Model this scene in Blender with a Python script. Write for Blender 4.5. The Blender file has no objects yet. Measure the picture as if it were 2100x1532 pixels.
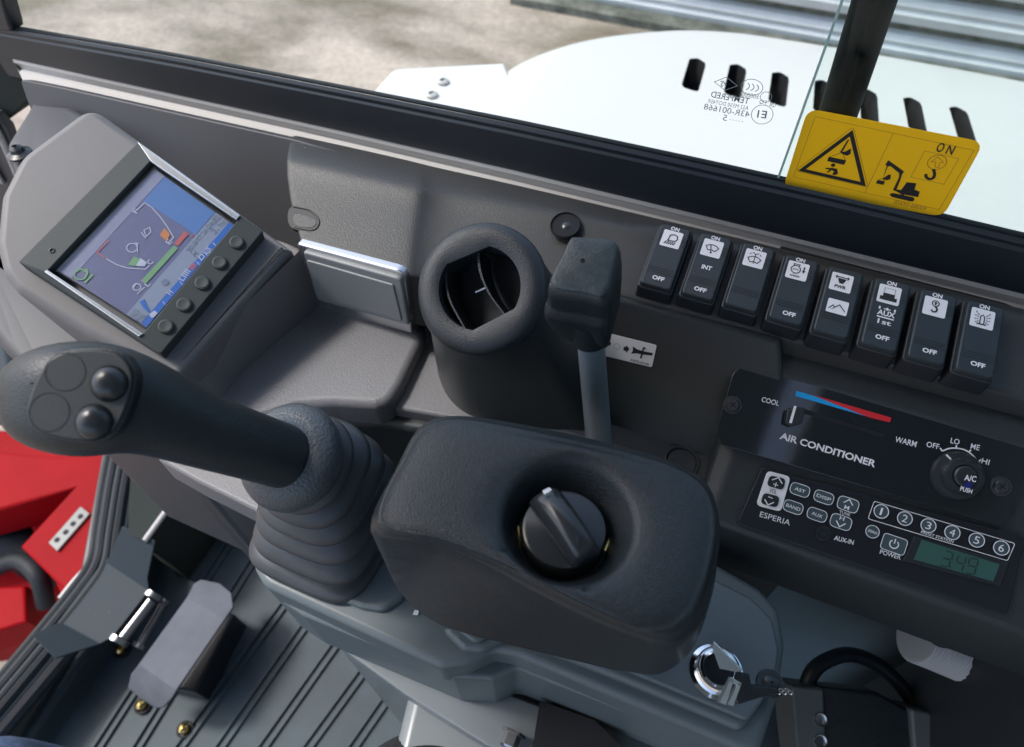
import bpy, bmesh, math, random
import numpy as np
from mathutils import Vector, Matrix
random.seed(4)
SC = bpy.context.scene
COL = SC.collection
# ------------------------------------------------------------------ camera model (photo is 2100 x 1532)
F = 1400.0; CX, CY = 1050.0, 766.0; HC = 1.15
nrm = lambda v: np.array(v, float) / np.linalg.norm(v)
_zd = nrm([28, 1034, 1400]); _x = np.array([4833, 1489, -1400.]); _x = nrm(_x - _x.dot(_zd) * _zd)
_y = np.cross(-_zd, _x); R = np.array([_x, _y, -_zd]); C0 = np.array([0, 0, HC])
cam_d = bpy.data.cameras.new('camera'); cam = bpy.data.objects.new('camera', cam_d); COL.objects.link(cam)
r_, u_, b_ = R @ [1, 0, 0], -(R @ [0, 1, 0]), -(R @ [0, 0, 1])
cam.matrix_world = Matrix(((r_[0], u_[0], b_[0], 0), (r_[1], u_[1], b_[1], 0), (r_[2], u_[2], b_[2], HC), (0, 0, 0, 1)))
cam_d.sensor_width = 36; cam_d.lens = F / 2100 * 36; cam_d.clip_start = .01; cam_d.clip_end = 200
cam_d.dof.use_dof = True; cam_d.dof.focus_distance = .43; cam_d.dof.aperture_fstop = 9
SC.camera = cam
# ------------------------------------------------------------------ sky, sun, exposure
W = bpy.data.worlds.new("World"); SC.world = W; W.use_nodes = True
nt = W.node_tree; bg = nt.nodes['Background']; sky = nt.nodes.new('ShaderNodeTexSky')
SUN_EL, SUN_AZ = math.radians(56), math.radians(264)      # azimuth clockwise from +y
sky.sky_type = 'NISHITA'; sky.sun_disc = False; sky.sun_elevation = SUN_EL; sky.sun_rotation = SUN_AZ
sky.air_density = 1.0; sky.dust_density = 3.0
nt.links.new(sky.outputs[0], bg.inputs[0]); bg.inputs[1].default_value = .145
sl = bpy.data.lights.new('sun', 'SUN'); sl.energy = 1.3; sl.angle = math.radians(10); sl.color = (1, .985, .95)
so = bpy.data.objects.new('sun', sl); COL.objects.link(so)
sd = Vector((math.sin(SUN_AZ) * math.cos(SUN_EL), math.cos(SUN_AZ) * math.cos(SUN_EL), math.sin(SUN_EL)))
so.rotation_euler = sd.to_track_quat('Z', 'Y').to_euler(); so.location = (0, 0, 5)
SC.view_settings.view_transform = 'Standard'; SC.view_settings.look = 'None'
SC.view_settings.exposure = 1.2; SC.view_settings.gamma = 1
SC.cycles.max_bounces = 8; SC.cycles.transparent_max_bounces = 12
SC.cycles.use_denoising = True

# ------------------------------------------------------------------ helpers
def ray(px, py): return R @ np.array([px - CX, py - CY, F])
def dep(px, py, D): return C0 + D / F * ray(px, py)
class PL:
    def __init__(s, o, u, v):
        s.o = np.array(o, float); s.u = nrm(u); v = np.array(v, float); s.v = nrm(v - v.dot(s.u) * s.u); s.n = np.cross(s.u, s.v)
    def px(s, x, y):
        d = ray(x, y); t = (s.o - C0).dot(s.n) / d.dot(s.n); q = C0 + t * d - s.o
        return (q.dot(s.u), q.dot(s.v))
    def P(s, pts): return [s.px(*p) for p in pts]
    def w(s, a, b, h=0): return s.o + a * s.u + b * s.v + h * s.n
    def off(s, h): return PL(s.o + h * s.n, s.u, s.v)
def hz(z): return PL((0, 0, z), (1, 0, 0), (0, 1, 0))
def vy(y): return PL((0, y, 0), (1, 0, 0), (0, 0, 1))
def slope(a, o): a = math.radians(a); return PL(o, (1, 0, 0), (0, math.cos(a), math.sin(a)))

def root_loc(p):
    v = Vector((0, 0, 0))
    while p is not None: v += p.location; p = p.parent
    return v
def tag(o, label=None, cat=None, group=None, kind=None):
    if label: o['label'] = label
    if cat: o['category'] = cat
    if group: o['group'] = group
    if kind: o['kind'] = kind
    return o
def thing(name, label, cat, loc, group=None):
    o = bpy.data.objects.new(name, None); COL.objects.link(o); o.location = Vector([float(c) for c in loc]); o.empty_display_size = .02
    return tag(o, label, cat, group)
def finish(name, me, mat, parent, bev=0, seg=3, smooth=True, sub=0, ang=35):
    o = bpy.data.objects.new(name, me); COL.objects.link(o)
    if parent is not None:
        L = root_loc(parent); me.transform(Matrix.Translation(-L)); o.parent = parent
    for m in (mat if isinstance(mat, (list, tuple)) else [mat]): me.materials.append(m)
    for p in me.polygons: p.use_smooth = smooth
    if bev:
        m = o.modifiers.new('bevel', 'BEVEL'); m.width = bev; m.segments = seg; m.limit_method = 'ANGLE'; m.angle_limit = math.radians(ang); m.harden_normals = True; m.use_clamp_overlap = True
    elif smooth and not sub: 
        try: me.set_sharp_from_angle(angle=math.radians(ang))
        except Exception: pass
    if sub:
        m = o.modifiers.new('subsurf', 'SUBSURF'); m.levels = sub; m.render_levels = sub
    return o
def mesh(name, verts, faces, mat, parent=None, **k):
    me = bpy.data.meshes.new(name); me.from_pydata([tuple(map(float, v)) for v in verts], [], faces); me.validate(); 
    bm = bmesh.new(); bm.from_mesh(me); bmesh.ops.recalc_face_normals(bm, faces=bm.faces) if k.pop('fixn', True) else None; bm.to_mesh(me); bm.free()
    return finish(name, me, mat, parent, **k)
def area(p): return sum(p[i][0] * p[(i + 1) % len(p)][1] - p[(i + 1) % len(p)][0] * p[i][1] for i in range(len(p))) / 2
def rp(pts, r, n=5):
    out = []; N = len(pts); rr = r if isinstance(r, (list, tuple)) else [r] * N
    for i in range(N):
        p0, p1, p2 = map(np.array, (pts[i - 1], pts[i], pts[(i + 1) % N])); ri = rr[i]
        a, b = p0 - p1, p2 - p1; la, lb = np.linalg.norm(a), np.linalg.norm(b)
        if ri <= 0 or la < 1e-9 or lb < 1e-9: out.append(tuple(p1)); continue
        a /= la; b /= lb; ang = math.acos(max(-1, min(1, a.dot(b))))
        if ang > 3.05: out.append(tuple(p1)); continue
        t = min(ri / math.tan(ang / 2), la * .48, lb * .48); q1 = p1 + a * t; q2 = p1 + b * t
        for k in range(n + 1):
            s = k / n; out.append(tuple((1 - s) ** 2 * q1 + 2 * s * (1 - s) * p1 + s * s * q2))
    return out
def cat(pts, n=6):
    out = []; N = len(pts); P = [np.array(p, float) for p in pts]
    for i in range(N):
        a, b, c, d = P[i - 1], P[i], P[(i + 1) % N], P[(i + 2) % N]
        for k in range(n):
            t = k / n; out.append(tuple(.5 * ((2 * b) + (c - a) * t + (2 * a - 5 * b + 4 * c - d) * t * t + (3 * b - a - 3 * c + d) * t ** 3)))
    return out
def inset(P, d):
    """poly (ccw) moved inwards by d; edges that would flip are collapsed"""
    P = [np.array(p, float) for p in P]; N = len(P)
    if d == 0: return P
    E = []
    for i in range(N):
        e = P[(i + 1) % N] - P[i]; l = np.linalg.norm(e); E.append(e / l if l > 1e-9 else None)
    for i in range(N):
        if E[i] is None: E[i] = next(E[(i - k) % N] for k in range(1, N) if E[(i - k) % N] is not None)
    Q = []
    for i in range(N):
        n1 = np.array([-E[i - 1][1], E[i - 1][0]]); n2 = np.array([-E[i][1], E[i][0]]); m = n1 + n2; l = np.linalg.norm(m)
        m = m / l if l > 1e-6 else n1; c = max(.4, m.dot(n1)); Q.append(P[i] + m * d / c)
    for _ in range(6):
        bad = [i for i in range(N) if (Q[(i + 1) % N] - Q[i]).dot(E[i]) < -1e-9]
        if not bad: break
        i0 = 0
        flags = [i in set(bad) for i in range(N)]; done = [False] * N
        for i in bad:
            if done[i]: continue
            j = i; run = [i]
            while flags[(run[-1] + 1) % N] and len(run) < N: run.append((run[-1] + 1) % N)
            k = i
            while flags[(k - 1) % N] and len(run) < N: k = (k - 1) % N; run.insert(0, k)
            for q in run: done[q] = True
            idx = run + [(run[-1] + 1) % N]; c = sum(Q[q] for q in idx) / len(idx)
            for q in idx: Q[q] = c.copy()
    return Q
def prism(name, pl, poly, h0, h1, mat, parent=None, bev=.001, seg=3, ext=None, smooth=True, **k):
    """poly in plane coordinates; front face at h1, back at h0 (or pushed along ext); rounded front edge"""
    if area(poly) < 0: poly = poly[::-1]
    n = len(poly); poly = [np.array(p, float) for p in poly]
    back = [pl.w(a, b, h0) for a, b in poly] if ext is None else [pl.w(a, b, h1) + np.array(ext) for a, b in poly]
    rings = [back]
    if bev:
        seg = max(2, seg); dmax = bev
        for i in range(seg + 1):
            t = math.pi / 2 * i / seg; q = inset(poly, bev * (1 - math.cos(t))); rings.append([pl.w(x[0], x[1], h1 - bev * (1 - math.sin(t))) for x in q])
    else: rings.append([pl.w(a, b, h1) for a, b in poly])
    V, f = loftd(rings)
    o = mesh(name, V, f, mat, parent, smooth=smooth, ang=50)
    if bev and smooth:
        m = o.modifiers.new('wn', 'WEIGHTED_NORMAL'); m.weight = 100; m.keep_sharp = True
    return o
def merge(name, parts, mat, parent=None, **k):
    """parts: list of (verts, faces)"""
    V, Fc = [], []
    for v, f in parts:
        o = len(V); V += list(v); Fc += [[i + o for i in g] for g in f]
    return mesh(name, V, Fc, mat, parent, **k)
def pr(pl, poly, h0, h1):
    if area(poly) < 0: poly = poly[::-1]
    n = len(poly)
    return ([pl.w(a, b, h1) for a, b in poly] + [pl.w(a, b, h0) for a, b in poly],
            [list(range(n)), [n + i for i in range(n)][::-1]] + [[i, n + i, n + (i + 1) % n, (i + 1) % n] for i in range(n)])
def loftd(rings, cap=(True, True), closed=True):
    n = len(rings[0]); V = [v for r in rings for v in r]; f = []
    for i in range(len(rings) - 1):
        for j in range(n if closed else n - 1):
            a, b = i * n + j, i * n + (j + 1) % n; f.append([a, b, b + n, a + n])
    if cap[0]: f.append(list(range(n))[::-1])
    if cap[1]: f.append([(len(rings) - 1) * n + j for j in range(n)])
    return V, f
def loft(name, rings, mat, parent=None, cap=(True, True), **k):
    V, f = loftd(rings, cap); return mesh(name, V, f, mat, parent, **k)
def ring(c, A, B, n=40, e=2.0):
    out = []; c = np.array(c, float)
    for k in range(n):
        t = 2 * math.pi * k / n; x, y = math.cos(t), math.sin(t)
        sx, sy = math.copysign(abs(x) ** (2 / e), x), math.copysign(abs(y) ** (2 / e), y)
        out.append(c + np.array(A) * sx + np.array(B) * sy)
    return out
def lathe(c, u, v, n, prof, N=48):
    """rings (r,h) about axis n through c"""
    c, u, v, n = map(lambda q: np.array(q, float), (c, u, v, n))
    return [ring(c + n * h, u * r, v * r, N) for r, h in prof]
def tubed(path, r, N=12, smooth=4, taper=None):
    P = [np.array(p, float) for p in path]
    if smooth and len(P) > 2:
        Q = []
        for i in range(len(P) - 1):
            a = P[i - 1] if i else 2 * P[0] - P[1]; b, c = P[i], P[i + 1]; d = P[i + 2] if i + 2 < len(P) else 2 * P[-1] - P[-2]
            for k in range(smooth):
                t = k / smooth; Q.append(.5 * ((2 * b) + (c - a) * t + (2 * a - 5 * b + 4 * c - d) * t * t + (3 * b - a - 3 * c + d) * t ** 3))
        Q.append(P[-1]); P = Q
    rings = []; up = None
    for i, p in enumerate(P):
        t = nrm(P[min(i + 1, len(P) - 1)] - P[max(i - 1, 0)])
        if up is None: up = nrm(np.cross(t, [.3, .2, 1]))
        a = nrm(up - up.dot(t) * t); up = a; b = np.cross(t, a)
        rr = r if taper is None else r * (1 + (taper - 1) * i / (len(P) - 1))
        rings.append(ring(p, a * rr, b * rr, N))
    return loftd(rings)
def tube(name, path, r, mat, parent=None, N=12, smooth=4, taper=None, **k):
    V, f = tubed(path, r, N, smooth, taper); return mesh(name, V, f, mat, parent, **k)
_tc = {}
def textmesh(s, bold):
    if (s, bold) not in _tc:
        cu = bpy.data.curves.new('t', 'FONT'); cu.body = s; cu.size = 1; cu.offset = bold; cu.resolution_u = 3
        o = bpy.data.objects.new('t', cu); COL.objects.link(o); dg = bpy.context.evaluated_depsgraph_get(); dg.update()
        me = o.evaluated_get(dg).to_mesh(); V = [(v.co.x, v.co.y) for v in me.vertices]; Fc = [list(p.vertices) for p in me.polygons]
        o.evaluated_get(dg).to_mesh_clear(); bpy.data.objects.remove(o); bpy.data.curves.remove(cu)
        a = np.array(V); V = [((x - a[:, 0].min()) / (np.ptp(a[:, 0]) or 1), (y - a[:, 1].min()) / (np.ptp(a[:, 1]) or 1)) for x, y in V]
        _tc[(s, bold)] = (V, Fc)
    return _tc[(s, bold)]
class Marks:
    """flat print on a plane; each stroke a hair above the one before"""
    def __init__(s, pl, h=.0002, step=3e-6): s.pl = pl; s.h = h; s.V = []; s.F = []; s.step = step; s.hs = 1.0
    def add(s, pts, faces):
        o = len(s.V); s.V += [s.pl.w(a, b, s.h) for a, b in pts]; s.F += [[i + o for i in f] for f in faces]; s.h += s.step
    def poly(s, pts, px=False):
        if px: pts = s.pl.P(pts)
        if area(pts) < 0: pts = pts[::-1]
        s.add(pts, [list(range(len(pts)))])
    def line(s, pts, w, px=False, closed=False):
        w = w * s.hs
        if px: pts = s.pl.P(pts)
        P = [np.array(p, float) for p in pts]; N = len(P); L, Rr = [], []
        for i in range(N):
            a = P[i - 1] if (closed or i) else None; b = P[(i + 1) % N] if (closed or i < N - 1) else None
            d1 = nrm(P[i] - a) if a is not None else None; d2 = nrm(b - P[i]) if b is not None else None
            if d1 is None: d1 = d2
            if d2 is None: d2 = d1
            t = d1 + d2; t = nrm(t) if np.linalg.norm(t) > 1e-6 else d1; n = np.array([-t[1], t[0]]); c = max(.35, n.dot([-d1[1], d1[0]]))
            L.append(P[i] + n * w / 2 / c); Rr.append(P[i] - n * w / 2 / c)
        pts = [tuple(q) for q in L + Rr]
        s.add(pts, [[i, N + i, N + (i + 1) % N, (i + 1) % N] for i in range(N if closed else N - 1)])
    def circ(s, c, r, w, n=28, a0=0, a1=360, px=False, ry=None):
        r = r * s.hs; ry = ry * s.hs if ry else None
        if px: c = s.pl.px(*c)
        full = a1 - a0 >= 360; k = n if full else n + 1; ry = ry or r
        s.line([(c[0] + r * math.cos(math.radians(a0 + (a1 - a0) * i / n)), c[1] + ry * math.sin(math.radians(a0 + (a1 - a0) * i / n))) for i in range(k)], w, closed=full)
    def disc(s, c, r, px=False, n=24):
        r = r * s.hs
        if px: c = s.pl.px(*c)
        s.poly([(c[0] + r * math.cos(2 * math.pi * i / n), c[1] + r * math.sin(2 * math.pi * i / n)) for i in range(n)])
    def text(s, t, bl, br, h, px=True, bold=.01, mirror=False, skew=0):
        h = h * s.hs
        if px: bl, br = s.pl.px(*bl), s.pl.px(*br)
        bl, br = np.array(bl), np.array(br); u = br - bl; d = nrm(u); v = np.array([-d[1], d[0]]) * h + d * skew * h
        if mirror: v = -v if False else v
        V, Fc = textmesh(t, bold); s.add([tuple(bl + u * x + v * y) for x, y in V], Fc)
    def build(s, name, mat, parent):
        return mesh(name, s.V, s.F, mat, parent, smooth=False, fixn=False)

# ------------------------------------------------------------------ materials
def mat(name, col, rough=.5, metal=0, bump=None, spec=.5, var=0, vscale=30, coat=0, emis=None, mottled=None, rvar=0):
    m = bpy.data.materials.new(name); m.use_nodes = True; t = m.node_tree; b = t.nodes['Principled BSDF']
    c = (*col, 1) if len(col) == 3 else col
    b.inputs['Base Color'].default_value = c; b.inputs['Roughness'].default_value = rough; b.inputs['Metallic'].default_value = metal
    b.inputs['Specular IOR Level'].default_value = spec; b.inputs['Coat Weight'].default_value = coat; b.inputs['Coat Roughness'].default_value = .06
    tc = t.nodes.new('ShaderNodeTexCoord').outputs['Object']
    if var or mottled:
        n = t.nodes.new('ShaderNodeTexNoise'); n.inputs['Scale'].default_value = vscale; n.inputs['Detail'].default_value = 6; n.inputs['Roughness'].default_value = .65
        t.links.new(tc, n.inputs['Vector']); cr = t.nodes.new('ShaderNodeValToRGB'); cr.color_ramp.elements[0].position = .32; cr.color_ramp.elements[1].position = .68
        lo = mottled or tuple(x * (1 - var) for x in col); hi = col if mottled else tuple(min(1, x * (1 + var)) for x in col)
        cr.color_ramp.elements[0].color = (*lo, 1); cr.color_ramp.elements[1].color = (*hi, 1)
        t.links.new(n.outputs[0], cr.inputs[0]); t.links.new(cr.outputs[0], b.inputs['Base Color'])
        if rvar:
            mr = t.nodes.new('ShaderNodeMapRange'); mr.inputs[3].default_value = rough - rvar; mr.inputs[4].default_value = rough + rvar
            t.links.new(n.outputs[0], mr.inputs[0]); t.links.new(mr.outputs[0], b.inputs['Roughness'])
    if bump:
        kind, sc, st = bump; bn = t.nodes.new('ShaderNodeBump'); bn.inputs['Strength'].default_value = st; bn.inputs['Distance'].default_value = .0006
        if kind == 'leather':
            v = t.nodes.new('ShaderNodeTexVoronoi'); v.feature = 'SMOOTH_F1'; v.inputs['Scale'].default_value = sc
            n2 = t.nodes.new('ShaderNodeTexNoise'); n2.inputs['Scale'].default_value = sc * .5; n2.inputs['Detail'].default_value = 3
            ad = t.nodes.new('ShaderNodeVectorMath'); ad.operation = 'MULTIPLY_ADD'; ad.inputs[1].default_value = (.0012,) * 3
            t.links.new(tc, n2.inputs['Vector']); t.links.new(n2.outputs[1], ad.inputs[0]); t.links.new(tc, ad.inputs[2]); t.links.new(ad.outputs[0], v.inputs['Vector'])
            t.links.new(v.outputs['Distance'], bn.inputs['Height'])
        else:
            n = t.nodes.new('ShaderNodeTexNoise'); n.inputs['Scale'].default_value = sc; n.inputs['Detail'].default_value = 4
            t.links.new(tc, n.inputs['Vector']); t.links.new(n.outputs[0], bn.inputs['Height'])
        t.links.new(bn.outputs[0], b.inputs['Normal'])
    if spec >= .2 and rough < .9 and metal == 0 and max(col) < .16:
        v = t.nodes.new('ShaderNodeTexVoronoi'); v.inputs['Scale'].default_value = 55; t.links.new(tc, v.inputs['Vector'])
        lt = t.nodes.new('ShaderNodeMath'); lt.operation = 'LESS_THAN'; lt.inputs[1].default_value = .022; t.links.new(v.outputs['Distance'], lt.inputs[0])
        fn_ = t.nodes.new('ShaderNodeTexNoise'); fn_.inputs['Scale'].default_value = 16; fn_.inputs['Detail'].default_value = 3; t.links.new(tc, fn_.inputs['Vector'])
        g2 = t.nodes.new('ShaderNodeMath'); g2.operation = 'GREATER_THAN'; g2.inputs[1].default_value = .55; t.links.new(fn_.outputs[0], g2.inputs[0])
        m2 = t.nodes.new('ShaderNodeMath'); m2.operation = 'MULTIPLY'; t.links.new(lt.outputs[0], m2.inputs[0]); t.links.new(g2.outputs[0], m2.inputs[1])
        m3 = t.nodes.new('ShaderNodeMath'); m3.operation = 'MULTIPLY'; m3.inputs[1].default_value = .55; t.links.new(m2.outputs[0], m3.inputs[0])
        mx = t.nodes.new('ShaderNodeMixRGB'); mx.inputs[2].default_value = (.5, .48, .45, 1); t.links.new(m3.outputs[0], mx.inputs[0])
        src = b.inputs['Base Color'].links[0].from_socket if b.inputs['Base Color'].links else None
        if src: t.links.new(src, mx.inputs[1])
        else: mx.inputs[1].default_value = c
        t.links.new(mx.outputs[0], b.inputs['Base Color'])
    if emis:
        b.inputs['Emission Color'].default_value = (*col, 1); b.inputs['Emission Strength'].default_value = emis
    return m
def glassmat(name, tint=(.9, .96, .94), rough=0, refl=1.5):
    m = bpy.data.materials.new(name); m.use_nodes = True; t = m.node_tree; t.nodes.remove(t.nodes['Principled BSDF']); out = t.nodes['Material Output']
    tr = t.nodes.new('ShaderNodeBsdfTransparent'); tr.inputs[0].default_value = (*tint, 1); gl = t.nodes.new('ShaderNodeBsdfGlossy'); gl.inputs['Roughness'].default_value = rough
    gl.inputs[0].default_value = (.9, 1, 1, 1)
    lw = t.nodes.new('ShaderNodeLayerWeight'); lw.inputs[0].default_value = .5; pw = t.nodes.new('ShaderNodeMath'); pw.operation = 'POWER'; pw.inputs[1].default_value = 5
    fr = t.nodes.new('ShaderNodeMath'); fr.operation = 'MULTIPLY_ADD'; fr.inputs[1].default_value = .8; fr.inputs[2].default_value = .012 * refl / 1.5; mx = t.nodes.new('ShaderNodeMixShader')
    t.links.new(lw.outputs['Facing'], pw.inputs[0]); t.links.new(pw.outputs[0], fr.inputs[0]); t.links.new(fr.outputs[0], mx.inputs[0]); t.links.new(tr.outputs[0], mx.inputs[1]); t.links.new(gl.outputs[0], mx.inputs[2]); t.links.new(mx.outputs[0], out.inputs[0])
    return m
M = {}
M['dash'] = mat('grained grey plastic', (.040, .0405, .041), .46, bump=('leather', 1300, .35), var=.06, vscale=14, spec=.35)
M['dash_dark'] = mat('grained charcoal plastic', (.024, .028, .030), .42, bump=('leather', 1300, .4), var=.06, vscale=14)
M['side'] = mat('smooth grey side panel', (.042, .043, .048), .55, var=.08, vscale=9)
M['house'] = mat('matt monitor housing plastic', (.125, .122, .126), .55, bump=('noise', 1400, .15), var=.06, vscale=8)
M['shelf'] = mat('grained light grey plastic', (.145, .143, .15), .45, bump=('leather', 1300, .35), var=.05, vscale=12)
M['cover'] = mat('moulded black cover', (.0125, .0170, .0200), .36, bump=('noise', 1500, .6), var=.3, vscale=420)
M['black'] = mat('satin black plastic', (.014, .017, .021), .38, bump=('noise', 1500, .2))
M['vent'] = mat('speckled black plastic', (.019, .023, .028), .38, bump=('noise', 1300, .6))
M['hole'] = mat('deep black', (.004, .005, .008), .8)  # near-black stands in for the shade inside holes and gaps
M['rubber'] = mat('black rubber', (.014, .018, .022), .6, bump=('noise', 900, .15), var=.15, vscale=60, spec=.3)
M['boot'] = mat('rubber bellows', (.032, .037, .044), .42, bump=('noise', 1500, .2), var=.18, vscale=40)
M['flange'] = mat('leather grained rubber', (.058, .068, .078), .40, bump=('leather', 720, .6))
M['grip'] = mat('rubber grip', (.011, .016, .020), .42, bump=('leather', 1100, .3), var=.12, vscale=30)
M['plate'] = mat('grey button plate', (.045, .049, .05), .5, bump=('noise', 1500, .15))
M['button'] = mat('semi gloss black button', (.022, .026, .03), .25, bump=('noise', 1200, .15))
M['switch'] = mat('rocker plastic', (.022, .029, .034), .42, bump=('noise', 1500, .2))
M['white'] = mat('white print', (.78, .76, .78), .5)
M['ink'] = mat('black print', (.012, .012, .014), .6)
M['groove'] = mat('groove shadow plastic', (.008, .009, .012), .6)  # near-black paints the shade of grooves, seams and the notch
M['cream'] = mat('cream painted steel', (.43, .42, .41), .5, bump=('noise', 60, .05))
M['band'] = mat('satin black painted rail', (.014, .020, .027), .42, bump=('noise', 400, .05), var=.1, vscale=6)
M['seal'] = mat('rubber seal', (.014, .020, .024), .55, spec=.3)
M['glass'] = glassmat('window glass')
M['glassedge'] = mat('glass edge', (.35, .5, .47), .15)
M['house2'] = mat('grey green monitor bezel', (.040, .048, .049), .6, bump=('noise', 1200, .1), spec=.25)
M['chromes'] = mat('bright bezel edge', (.75, .76, .78), .22, .9)
M['dialm'] = mat('glossy dial plastic', (.026, .029, .031), .2)
M['rimm'] = mat('brushed rim', (.55, .55, .57), .28, .9)
M['acr'] = glassmat('display glass', (.97, .98, 1), .12, 8)
M['chrome'] = mat('chrome', (.8, .8, .82), .12, 1)
M['steel'] = mat('zinc steel', (.45, .45, .47), .3, 1, bump=('noise', 300, .1))
M['dscrew'] = mat('dark screw', (.10, .10, .11), .3, .8)
M['brass'] = mat('brass and floor glints', (.9, .62, .22), .2, 1)  # also used for the yellow light glints in the floor
M['lid'] = mat('grey lid plastic', (.21, .22, .225), .42, bump=('noise', 1400, .25))
M['base'] = mat('grey base moulding', (.095, .118, .128), .4, bump=('noise', 900, .12), var=.06, vscale=10)
M['post'] = mat('grey painted sheet', (.16, .18, .19), .3, bump=('noise', 30, .05), var=.08, vscale=8)
M['rod'] = mat('grey painted rod', (.15, .18, .205), .35)
M['mat'] = mat('rubber floor mat', (.042, .060, .070), .6, bump=('noise', 250, .25), var=.4, vscale=6, rvar=.1, spec=.35)
M['pedal'] = mat('grey painted pedal', (.105, .115, .135), .7, bump=('noise', 200, .08), var=.12, vscale=25, spec=.15)
M['bracket'] = mat('dark painted bracket', (.024, .034, .042), .6, spec=.2)
M['red'] = mat('red machine paint', (.26, .004, .007), .55, spec=.06, var=.15, vscale=3)
M['hood'] = mat('white machine paint', (.575, .57, .545), .25, coat=.2)
M['wallp'] = mat('white ribbed sheet', (.56, .57, .58), .5, var=.12, vscale=3)
M['dirt'] = mat('mossy joint', (.05, .055, .045), .9, mottled=(.20, .20, .17), vscale=9)
M['pole'] = mat('black hose', (.003, .005, .006), .7, bump=('noise', 120, .5), spec=.15)
M['yellow'] = mat('yellow sticker', (1, .70, .04), .45)
_t = M['yellow'].node_tree; _o = _t.nodes['Material Output']; _tr = _t.nodes.new('ShaderNodeBsdfTranslucent'); _tr.inputs[0].default_value = (1, .70, .05, 1); _mx = _t.nodes.new('ShaderNodeMixShader'); _mx.inputs[0].default_value = .72
_t.links.new(_t.nodes['Principled BSDF'].outputs[0], _mx.inputs[1]); _t.links.new(_tr.outputs[0], _mx.inputs[2]); _t.links.new(_mx.outputs[0], _o.inputs[0])
M['line'] = mat('orange brown print', (.42, .21, .02), .5)
M['gloss'] = mat('glossy black panel film', (.009, .013, .018), .07, coat=.5, bump=('noise', 18, .25))
M['radio'] = mat('radio face', (.010, .012, .016), .3)
M['rbtn'] = mat('radio button', (.05, .075, .085), .4)
M['blue'] = mat('blue print', (.01, .33, .72), .4)
M['redp'] = mat('red print', (.62, .02, .03), .4)
M['dblue'] = mat('dark blue spot', (.01, .02, .16), .3)
M['lcd'] = mat('green lcd', (.035, .095, .082), .3)
M['lcdink'] = mat('lcd segment', (.012, .03, .03), .4)
M['hose'] = mat('white corrugated hose', (.42, .42, .42), .5)
M['jeans'] = mat('blue denim', (.05, .09, .17), .9, bump=('noise', 700, .8), var=.45, vscale=220)
M['fuzz'] = mat('black woven seat fabric', (.012, .013, .016), .95, bump=('noise', 500, 1.0), var=.6, vscale=350)
M['lining'] = mat('teal grey cab lining', (.20, .25, .26), .8)  # lining tone raised to bounce teal fill light onto the controls
M['liner'] = mat('grey green cab paint', (.028, .033, .031), .85, var=.05, vscale=5, spec=.1)
M['bracketp'] = mat('teal grey inner panel', (.15, .21, .245), .5, bump=('noise', 300, .05), var=.06, vscale=8)
M['clamp'] = mat('grey black clamp plastic', (.11, .12, .115), .4)
M['knobtop'] = mat('lighter mottled knob top', (.05, .062, .068), .42, bump=('noise', 700, .5), var=.25, vscale=220)  # lighter and more mottled than the knob sides

# ------------------------------------------------------------------ planes
S = slope(15, (-.04, .35, .826)); SD = S.off(-.014)
AC = slope(32, (0, .28, .759))
GY = vy(.42)

# ================================================================== outside
def ground_mat():
    m = bpy.data.materials.new('stained concrete'); m.use_nodes = True; t = m.node_tree; b = t.nodes['Principled BSDF']; b.inputs['Roughness'].default_value = .85
    tc = t.nodes.new('ShaderNodeTexCoord').outputs['Object']; mp = t.nodes.new('ShaderNodeMapping'); t.links.new(tc, mp.inputs[0]); mp.inputs['Rotation'].default_value = (0, 0, .25); mp.inputs['Scale'].default_value = (.6, 1.1, 1)
    n = t.nodes.new('ShaderNodeTexNoise'); n.inputs['Scale'].default_value = 1.3; n.inputs['Detail'].default_value = 10; n.inputs['Roughness'].default_value = .62; n.inputs['Distortion'].default_value = .25; t.links.new(mp.outputs[0], n.inputs['Vector'])
    cr = t.nodes.new('ShaderNodeValToRGB'); e = cr.color_ramp.elements; e[0].position = .36; e[0].color = (.14, .115, .08, 1); e[1].position = .62; e[1].color = (.40, .33, .275, 1)
    x = e.new(.48); x.color = (.25, .21, .17, 1)
    t.links.new(n.outputs[0], cr.inputs[0])
    w = t.nodes.new('ShaderNodeTexVoronoi'); w.feature = 'DISTANCE_TO_EDGE'; w.inputs['Scale'].default_value = .33; t.links.new(tc, w.inputs['Vector'])
    lt = t.nodes.new('ShaderNodeMath'); lt.operation = 'LESS_THAN'; lt.inputs[1].default_value = .0; t.links.new(w.outputs['Distance'], lt.inputs[0])
    n2 = t.nodes.new('ShaderNodeTexNoise'); n2.inputs['Scale'].default_value = 35; n2.inputs['Detail'].default_value = 6; t.links.new(tc, n2.inputs['Vector'])
    mr = t.nodes.new('ShaderNodeMapRange'); mr.inputs[3].default_value = .6; mr.inputs[4].default_value = 1.4; t.links.new(n2.outputs[0], mr.inputs[0])
    mu = t.nodes.new('ShaderNodeVectorMath'); mu.operation = 'SCALE'; t.links.new(cr.outputs[0], mu.inputs[0]); t.links.new(mr.outputs[0], mu.inputs['Scale'])
    mx = t.nodes.new('ShaderNodeMixRGB'); mx.inputs[2].default_value = (.07, .07, .065, 1); t.links.new(lt.outputs[0], mx.inputs[0]); t.links.new(mu.outputs[0], mx.inputs[1])
    t.links.new(mx.outputs[0], b.inputs['Base Color']); return m
GZ = -1.1
g = mesh('ground', [(-60, -60, GZ), (60, -60, GZ), (60, 60, GZ), (-60, 60, GZ)], [[0, 1, 2, 3]], ground_mat(), smooth=False, fixn=False); tag(g, kind='structure')
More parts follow.
